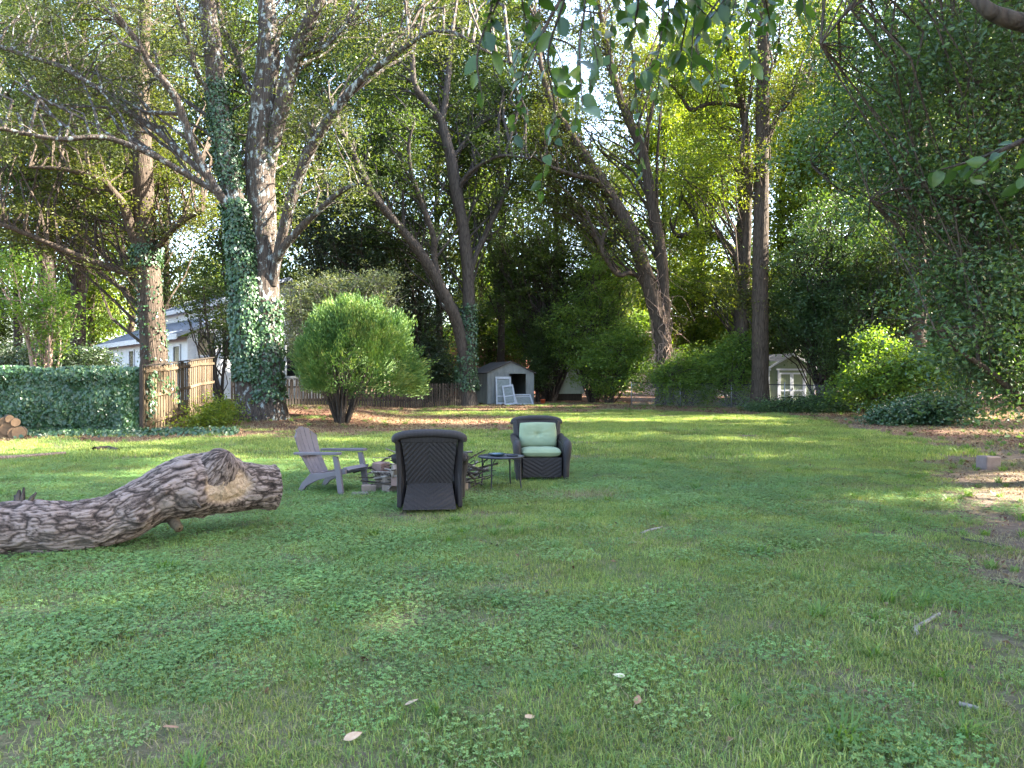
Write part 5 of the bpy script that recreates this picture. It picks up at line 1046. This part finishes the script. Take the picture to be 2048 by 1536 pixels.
for s in (-1, 1):
    sl_ = math.hypot(W_/2+.14, Gb); rows = 9
    for r_ in range(rows):
        f0, f1 = r_/rows, (r_+1)/rows+.02; x1, x2 = s*(W_/2+.16)*(1-f0), s*(W_/2+.16)*(1-min(1, f1)); z1, z2 = Hw+.0+(Gb+.08)*f0, Hw+(Gb+.08)*min(1, f1); nq = 8
        for c_ in range(nq):
            ya = -.14+(Dp+.28)*c_/nq; yb_ = -.14+(Dp+.28)*(c_+1)/nq-.008; m = MB(); m.prism([(x1, ya, z1+.02), (x2, ya, z2+.008), (x2, ya, z2-.03), (x1, ya, z1-.025)], (0, yb_-ya, 0)); m.build('shingle', M_shing, t)
    m = MB(); m.prism([(s*.0, -.17, Hw+Gb+.10), (s*(W_/2+.17), -.17, Hw+.02), (s*(W_/2+.17), -.17, Hw-.09), (s*0, -.17, Hw+Gb-.02)], (0, .03, 0)); m.build('rake_board', M_white, t)
    m = MB(); m.prism([(s*(W_/2-.06), -.172, Hw-.03), (s*(W_/2+.175), -.172, Hw+.03), (s*(W_/2+.175), -.172, Hw-.13), (s*(W_/2-.06), -.172, Hw-.13)], (0, .17, 0)); m.build('eave_return', M_white, t)
    m = MB(); m.box((s*(W_/2-.02), -.025, Hw/2-.07), (.075, .04, Hw-.16)); m.build('corner_board', M_white, t)
    m = MB(); m.box((s*(do-.05), -.03, Hw/2-.05), (.10, .05, Hw-.12)); m.build('door_casing', M_white, t)
m = MB(); m.box((0, -.032, Hw-.06), (2*do+.16, .055, .10)); m.build('door_head', M_white, t)
for s in (-1, 1):
    dw = do-.105; cx = s*(dw/2+.005); m = MB()
    m.box((cx, .0, .93), (dw-.01, .03, 1.82)); d_ = m.build('door', M_green, t)
    for c, dd in (((cx-dw/2+.05, -.03, .93), (.09, .03, 1.82)), ((cx+dw/2-.05, -.03, .93), (.09, .03, 1.82)), ((cx, -.029, 1.80), (dw-.2, .028, .09)), ((cx, -.029, .86), (dw-.2, .028, .09)), ((cx, -.029, .08), (dw-.2, .028, .10))): m = MB(); m.box(c, dd); m.build('door_trim', M_white, d_)
    for q in range(4): m = MB(); m.box((cx+(q-1.5)*.13, -.017, .93), (.008, .006, 1.7)); m.build('groove', M_shing, d_)
m = MB(); m.box((.03, -.055, .95), (.03, .03, .12)); m.build('latch', M_blackmetal, t)

# ------------------------------------------------------------------ white house on the left, its metal roofs, and two far roofs
M_roofm = m_plain('grey_metal_roof', (.30,.33,.40), (.24,.27,.33), 2, .4, .5, .3, .03)
hl = Vector((-18.6, 43, 0)); hl.z = H(hl.x, hl.y); ux = Vector((-13.9, 16, 0)).normalized(); rzh = math.atan2(ux.y, ux.x)
t = thing('white_house', 'white house with stepped grey metal roofs beyond the board fence', 'house', hl, rzh); t.scale = (1, 1, 1.2)
# local: x along the eave going left and back; the visible long side faces local -(-y) = +y
LX, LY = 19.0, 10.0
m = MB(); m.box((LX/2, -LY/2, 1.55), (LX, LY, 3.1)); m.build('wall', M_white, t)
def slab(name, x0, x1, y0, z0, y1, z1, th, mat, seams=0):
    m = MB(); m.prism([(x0, y0, z0), (x0, y1, z1), (x0, y1, z1-th), (x0, y0, z0-th)], (x1-x0, 0, 0)); o = m.build(name, mat, t)
    if seams:
        for q in range(int((x1-x0)/.45)):
            xx = x0+.2+q*.45; m = MB(); m.prism([(xx, y0, z0+.002), (xx, y1, z1+.002), (xx, y1, z1+.035), (xx, y0, z0+.035)], (.03, 0, 0)); m.build('seam', mat, o)
slab('roof', -.5, LX+.4, .7, 3.15, -2.6, 4.35, .14, M_roofm, 1)
m = MB(); m.box((LX/2, .73, 3.05), (LX+.9, .05, .26)); m.build('fascia', M_white, t)
m = MB(); m.box((LX/2, -2.8, 4.55), (LX, .3, 1.1)); m.build('clerestory_wall', M_white, t)
slab('roof', -.5, LX+.4, -2.2, 4.98, -6.0, 6.3, .14, M_roofm, 1); slab('roof', -.5, LX+.4, -10.5, 3.6, -6.0, 6.3, .14, M_roofm)
m = MB(); m.box((LX/2, -2.17, 4.9), (LX+.9, .05, .24)); m.build('fascia', M_white, t)
m = MB(); m.prism([(-.012, -.05, 3.1), (-.012, -9.95, 3.1), (-.012, -9.4, 3.9), (-.012, -6, 6.1), (-.012, -2.7, 4.8), (-.012, -2.6, 4.2)], (.2, 0, 0)); m.build('gable', M_white, t)
for y0, y1, z0, z1 in ((-.5, -1.5, 2.2, 3.3), (-1.9, -3.4, 2.2, 3.7), (-4.4, -5.3, 1.2, 2.7), (-5.9, -6.8, 1.2, 2.7), (-7.6, -8.6, 1.2, 2.7)):
    m = MB(); m.box((-.02, (y0+y1)/2, (z0+z1)/2), (.03, abs(y1-y0), z1-z0)); wn = m.build('window', M_dark, t)
    for c, d in (((-.05, y0, (z0+z1)/2), (.06, .10, z1-z0+.2)), ((-.05, y1, (z0+z1)/2), (.06, .10, z1-z0+.2)), ((-.05, (y0+y1)/2, z1+.05), (.06, abs(y1-y0)-.1, .1)), ((-.05, (y0+y1)/2, z0-.05), (.06, abs(y1-y0)-.1, .1))): m = MB(); m.box(c, d); m.build('frame', M_white, wn)
for x0_ in (1.2, 4.2, 7.4, 11):
    m = MB(); m.box((x0_+.6, .02, 2.0), (1.2, .03, 1.3)); wn = m.build('window', M_dark, t)
    for c, d in (((x0_, .05, 2.0), (.1, .06, 1.5)), ((x0_+1.2, .05, 2.0), (.1, .06, 1.5)), ((x0_+.6, .05, 2.7), (1.1, .06, .1)), ((x0_+.6, .05, 1.3), (1.1, .06, .1))): m = MB(); m.box(c, d); m.build('frame', M_white, wn)
def far_house(name, label, px, d, wv, zt, roofc, wallc, rz):
    g = G(px, d); t = thing(name, label, 'house', g, rz); mr = m_plain('far_roof', roofc, None, 3, .7); mw_ = m_plain('far_wall', wallc, None, 3, .7)
    m = MB(); m.box((0, 0, (zt-1.6)/2), (wv, 7, zt-1.6)); m.build('wall', mw_, t)
    for s in (-1, 1): m = MB(); m.prism([(0, -4, zt), (s*(wv/2+.5), -4, zt-1.9), (s*(wv/2+.5), -4, zt-2.1), (0, -4, zt-.2)], (0, 8, 0)); m.build('roof', mr, t)
    m = MB(); m.prism([(-wv/2, -3.52, zt-1.6), (wv/2, -3.52, zt-1.6), (0, -3.52, zt-.1)], (0, .2, 0)); m.build('gable', mw_, t)
    for x in (-wv/4, wv/4):
        m = MB(); m.box((x, -3.53, 1.7), (1, .06, 1.3)); wn = m.build('window', M_dark, t); m = MB(); m.box((x, -3.56, 2.4), (1.2, .05, .1)); m.build('frame', M_white, wn)
far_house('far_house', 'far house with pinkish red roof seen through the trees right of the leaning vine tree', 1408, 66, 8, 7.0, (.42,.22,.20), (.6,.58,.55), R(35))
far_house('far_house', 'far brick house glimpsed through the trees above the weathered grey shed', 985, 70, 9, 7.2, (.20,.17,.16), (.38,.15,.11), R(-20))

# ------------------------------------------------------------------ firewood, concrete block, lawn debris
M_end = m_plain('cut_wood_end', (.17,.11,.065), (.11,.068,.04), 9, .8, .2, 0, .2)
wl = [(18, 865, 26, 'small cut log at the bottom left of the firewood pile'), (42, 868, 30, 'cut log at the bottom right of the firewood pile, nearest the lawn'), (-16, 862, 34, 'cut log half out of view at the left end of the firewood pile'), (0, 885, 24, 'lowest cut log lying on the ground before the firewood pile'),
      (24, 846, 24, 'round cut log in the middle of the firewood pile'), (68, 870, 34, 'large cut log at the right end of the firewood pile'), (52, 847, 30, 'large pale cut log left of the right end in the firewood pile'), (2, 845, 26, 'cut log at the left of the middle row of the firewood pile'),
      (10, 828, 20, 'smaller cut log on the left of the top row of firewood'), (32, 822, 20, 'topmost round cut log of the firewood pile'), (54, 828, 22, 'cut log on the right of the top row of firewood')]
wl = [(8, 872, 24, wl[0][3]), (28, 874, 24, wl[4][3]), (-14, 872, 24, wl[2][3]), (4, 888, 20, wl[3][3]), (14, 858, 26, wl[6][3]), (37, 866, 25, wl[5][3]), (-6, 855, 24, wl[7][3]), (7, 843, 17, wl[8][3]), (19, 838, 16, wl[9][3]), (31, 845, 17, wl[10][3])]
for (px, py, wpx, lab) in wl:
    d = 20.3; c = P(px, py, d); r = wpx/2/FPX*d; c.z = max(c.z, H(c.x, c.y)+r*.9); t = thing('firewood_log', lab, 'log', c, R(33)+rw.uniform(-.12, .12), 'cut logs of the firewood pile')
    n = 14; pts = [(0, 0, 0), (0, .2, 0), (0, .45, 0)]; V, F = tube_np(pts, [r, r*1.02, r], n, .12, int(px*7+py), 5); link('bark', npmesh('bark', V, F, BK['brown'], smooth=True), t)
    for k, y in ((0, -.001), (2, .451)): m = MB(); m.add([Vector(V[k*n+i])*1+Vector((0, -.001 if k == 0 else .001, 0)) for i in range(n)], [tuple(range(n))]); m.build('cut_end', M_end, t)
g = G(1977, 13.4); m = MB(); m.box((0, 0, .11), (.31, .24, .26)); o = m.build('concrete_block', m_plain('pinkish_concrete', (.20,.155,.15), (.145,.11,.105), 8, .9, .2, 0, .35), None, False, .02); o.location = g; o.rotation_euler = (0, R(2), R(12)); props(o, 'pinkish concrete block on bare earth under the trees at right', 'block')
def stick(label, pts, r, mat, name='fallen_stick', cat='stick'):
    w_ = []
    for px, py in pts:
        d = EYE*FPX/(py-HOR); v = P(px, py, d); v.z = H(v.x, v.y)+r*.8; w_.append(v)
    c = w_[0]; pp, rr = catmull(w_, [r, r*.9]+[r*.7]*(len(w_)-2), 5); V, F = tube_np(pp, rr, 7, .2, int(pts[0][0]), 9); o = link(name, npmesh(name, V-np.array(c), F, mat, smooth=True)); o.location = c; return props(o, label, cat)
stick('pale curved root bent round on the lawn at lower right', [(1838, 1278), (1832, 1262), (1850, 1250), (1880, 1232)], .018, BK['pale'], 'bent_root', 'root')
stick('pale short stick on the grass right of the wicker chairs', [(1282, 1076), (1300, 1068), (1325, 1062)], .016, BK['pale'])
stick('thin pale straight stick in the middle of the lawn', [(1118, 1280), (1140, 1288), (1160, 1296)], .008, BK['pale'])
stick('long grey stick lying across bare earth near the right edge', [(1925, 1081), (1965, 1090), (2000, 1098)], .018, BK['grey'])
stick('thin dry stick in the grass at the lower right', [(1770, 1298), (1790, 1308), (1806, 1320)], .008, BK['pale'])
stick('bleached stick lying on the bare earth at the bottom right', [(1920, 1412), (1945, 1418), (1960, 1422)], .012, BK['pale'])
stick('thin dark twig on the bare earth at far right', [(1985, 1163), (2015, 1168), (2060, 1180)], .012, BK['grey'])
stick('long brown branch lying at the lawn edge on the far left', [(-20, 921), (60, 916), (130, 910)], .05, BK['vine'], 'fallen_branch', 'branch')
stick('dark broken branch on the leaf litter behind the fallen trunk', [(188, 903), (215, 900), (236, 904)], .06, BK['dark'], 'fallen_branch', 'branch')
def big_leaf(label, px, py, s, rz, mat):
    d = EYE*FPX/(py-HOR); c = P(px, py, d); c.z = H(c.x, c.y)+.035; m = MB(); out_ = []
    prof = [(0, .0), (.12, .16), (.3, .27), (.55, .26), (.8, .14), (1, .0)]; V = [(a-.5, 0, .04*math.sin(a*3)) for a, w__ in prof]+[(a-.5, w__, .10*w__+.05*a) for a, w__ in prof]+[(a-.5, -w__, .16*w__) for a, w__ in prof]
    F = []
    for j in range(5): F += [(j, j+1, 7+j, 6+j), (j+1, j, 12+j, 13+j)]
    m.add([Vector(v)*s for v in V], F); o = m.build('fallen_leaf', mat, None, True); o.location = c; o.rotation_euler = (R(rw.uniform(-20, 20)), R(rw.uniform(-20, 20)), rz); return props(o, label, 'leaf', 'single dead leaves on the lawn')
M_dl = m_plain('tan_dead_leaf', (.42,.30,.20), (.32,.21,.13), 30, .8); M_dl2 = m_plain('brown_dead_leaf', (.30,.17,.10), (.20,.11,.07), 30, .8)
big_leaf('pinkish tan dead leaf lying in the grass near the bottom edge left of centre', 705, 1490, .085, .5, M_dl)
big_leaf('pale curled leaf on the grass in the middle of the lower lawn', 1238, 1365, .075, 2.6, m_plain('straw_dead_leaf', (.55,.48,.30), None, 30, .7))
big_leaf('tan dead leaf next to a dark clod low in the middle of the lawn', 1060, 1450, .07, .9, M_dl)
big_leaf('narrow brown dead leaf standing on edge right of the pale curled one', 1276, 1415, .07, 1.2, M_dl2)
big_leaf('orange tan dead leaf left of the dark clod', 822, 1420, .07, .2, M_dl)
big_leaf('brown dead leaf in the clover at lower left', 340, 1470, .07, .6, M_dl2)

# ------------------------------------------------------------------ leaves of the near boughs hanging into the picture
lv_mesh = []
def leafmesh(ratio, fold, curl):
    m = MB(); pr = [(0, 0), (.12, .30), (.32, .48), (.55, .47), (.78, .30), (.92, .12), (1, 0)]; V = []
    for a, wq in pr: V.append((a, 0, -curl*a*a))
    for a, wq in pr[1:-1]: V.append((a, wq*ratio, wq*fold-curl*a*a))
    for a, wq in pr[1:-1]: V.append((a, -wq*ratio, wq*fold-curl*a*a))
    F = [(0, 1, 7), (1, 0, 12), (5, 6, 11), (6, 5, 16)]
    for j in range(4): F += [(1+j, 2+j, 8+j, 7+j), (2+j, 1+j, 12+j, 13+j)]
    m.add(V, F); me = m.mesh('leaf', ML['near'], True); return me
for ti in range(6):
    me = leafmesh(.52+.07*(ti % 3), .12+.06*(ti % 2), .10+.08*(ti % 3)); a = me.attributes.new('tint', 'FLOAT', 'FACE'); a.data.foreach_set('value', np.full(len(me.polygons), ti/5.0, np.float32)); lv_mesh.append(me)
rl = np.random.default_rng(33)
def bough(label, main, twigs, d0, size, per):
    """main: picture polyline of the bough; twigs: (start px,py, end px,py, depth, leaves)"""
    b0 = P(main[0][0], main[0][1], main[0][2]); t = thing('overhanging_bough', label, 'branch', b0); Lb = np.array(b0)
    pp, rr = catmull([P(*q[:3]) for q in main], [q[3] for q in main], 6); V, F = tube_np(pp, rr, 10, .12, 3, 8); link('limb', npmesh('limb', V-Lb, F, BK['brown'], smooth=True), t)
    for (ax, ay, bx, by, d, n) in twigs:
        s = P(ax, ay, d); e = P(bx, by, d+rl.uniform(-.25, .25)); j = pp[np.argmin(np.linalg.norm(pp-np.array(s), axis=1))]
        mid = (s+e)/2+Vector(rl.normal(0, .04, 3)); q, r = catmull([Vector(j), s, mid, e], [.006, .004, .003, .0015], 6); V, F = tube_np(q, r, 5); link('twig', npmesh('twig', V-Lb, F, BK['dark'], smooth=True), t)
        q = q[6:]
        for k in range(n):
            f = (k+.5)/n*(len(q)-1); i = min(int(f), len(q)-2); c = q[i]+(q[i+1]-q[i])*(f-i); tg = q[i+1]-q[i]; tg /= np.linalg.norm(tg)
            side = np.cross(tg, rl.normal(size=3)); side /= np.linalg.norm(side); ax_ = unit(tg*.5+side*.9+np.array([0, 0, -.55])+rl.normal(size=3)*.2)
            nv = unit(np.cross(ax_, rl.normal(size=3))+np.array([0, 0, .8])); nv = unit(nv-ax_*nv.dot(ax_)); sv = np.cross(nv, ax_); S_ = size*rl.uniform(.65, 1.25)
            M = Matrix(((ax_[0], sv[0], nv[0], 0), (ax_[1], sv[1], nv[1], 0), (ax_[2], sv[2], nv[2], 0), (0, 0, 0, 1)))
            o = link('leaf', lv_mesh[rl.integers(0, 6)], t); o.matrix_local = Matrix.Translation(Vector(c)-b0) @ M @ Matrix.Scale(S_, 4)
bough('leafy bough with large round leaves hanging into the top middle of the view', [(1700, -330, 2.6, .03), (1420, -150, 2.5, .024), (1200, -70, 2.5, .016), (1030, -40, 2.4, .010), (950, -60, 2.3, .006)],
 [(1010, -40, 985, 110, 2.2, 9), (985, 0, 965, 200, 2.2, 5), (1040, -30, 1055, 60, 2.3, 8), (1130, -60, 1115, 190, 2.1, 12), (1150, -40, 1165, 230, 2.0, 11), (1215, -70, 1195, 130, 2.4, 11), (1270, -80, 1290, 70, 2.2, 14), (1330, -90, 1330, 60, 2.3, 12), (1330, -40, 1280, 150, 2.6, 12), (1400, -100, 1390, 80, 2.3, 15), (1400, -50, 1380, 170, 2.6, 11), (1470, -100, 1450, 70, 2.4, 14), (1470, -50, 1440, 180, 2.8, 9), (1540, -120, 1560, 90, 2.4, 14), (1520, -60, 1500, 140, 2.6, 11), (1580, -100, 1610, 40, 2.5, 11), (1250, -50, 1250, 40, 2.2, 9), (1360, -60, 1420, 40, 2.2, 11), (1300, -60, 1345, 35, 1.9, 9), (1240, -70, 1270, 30, 1.9, 8), (1430, -80, 1500, 40, 2.0, 10), (1500, -80, 1540, 60, 2.1, 9), (1090, -60, 1080, 60, 2.1, 8), (1380, -60, 1360, 110, 2.2, 9)], 2.3, .060, 8)
bough('finer hanging sprays of roundish leaves in front of the leaning vine tree', [(1250, -220, 4.2, .03), (1180, -80, 4.1, .016), (1110, 20, 4.0, .010), (1080, 80, 4.0, .006)],
 [(1090, 60, 1050, 250, 3.9, 14), (1060, 150, 1030, 300, 3.9, 9), (1100, 80, 1110, 290, 4.0, 13), (1180, 0, 1180, 180, 4.0, 12), (1220, 20, 1230, 260, 4.2, 14), (1250, 40, 1285, 350, 4.3, 20), (1110, 220, 1080, 390, 4.2, 14), (1320, 40, 1310, 220, 4.2, 12), (1150, 100, 1150, 260, 4.0, 10), (1060, 40, 1010, 160, 3.8, 10), (1380, 20, 1370, 190, 4.2, 12), (1440, 30, 1450, 210, 4.3, 12)], 4.0, .072, 8)
bough('near bough with drooping leaves reaching in at the right edge', [(2300, 150, 3.0, .03), (2130, 240, 3.0, .018), (2040, 285, 2.9, .010), (1950, 320, 2.9, .006), (1880, 340, 2.9, .003)],
 [(2040, 280, 1985, 330, 2.9, 7), (2060, 290, 2040, 380, 2.9, 9), (1960, 315, 1860, 345, 2.9, 9), (2000, 300, 1940, 360, 2.8, 6), (2090, 260, 2060, 330, 2.8, 8)], 2.9, .066, 8)
m = MB(); pp, rr = catmull([P(2250, 90, 4.2), P(2100, 60, 4.2), P(2010, 38, 4.2), P(1965, 15, 4.2), P(1925, -40, 4.3), P(1880, -150, 4.4)], [.06, .052, .045, .036, .030, .02], 6); V, F = tube_np(pp, rr, 12, .12, 4, 8)
bl = np.array(pp[2]); o = link('bare_limb', npmesh('bare_limb', V-bl, F, BK['brown'], smooth=True)); o.location = bl; props(o, 'smooth bare brown limb crossing the top right corner of the view', 'branch')
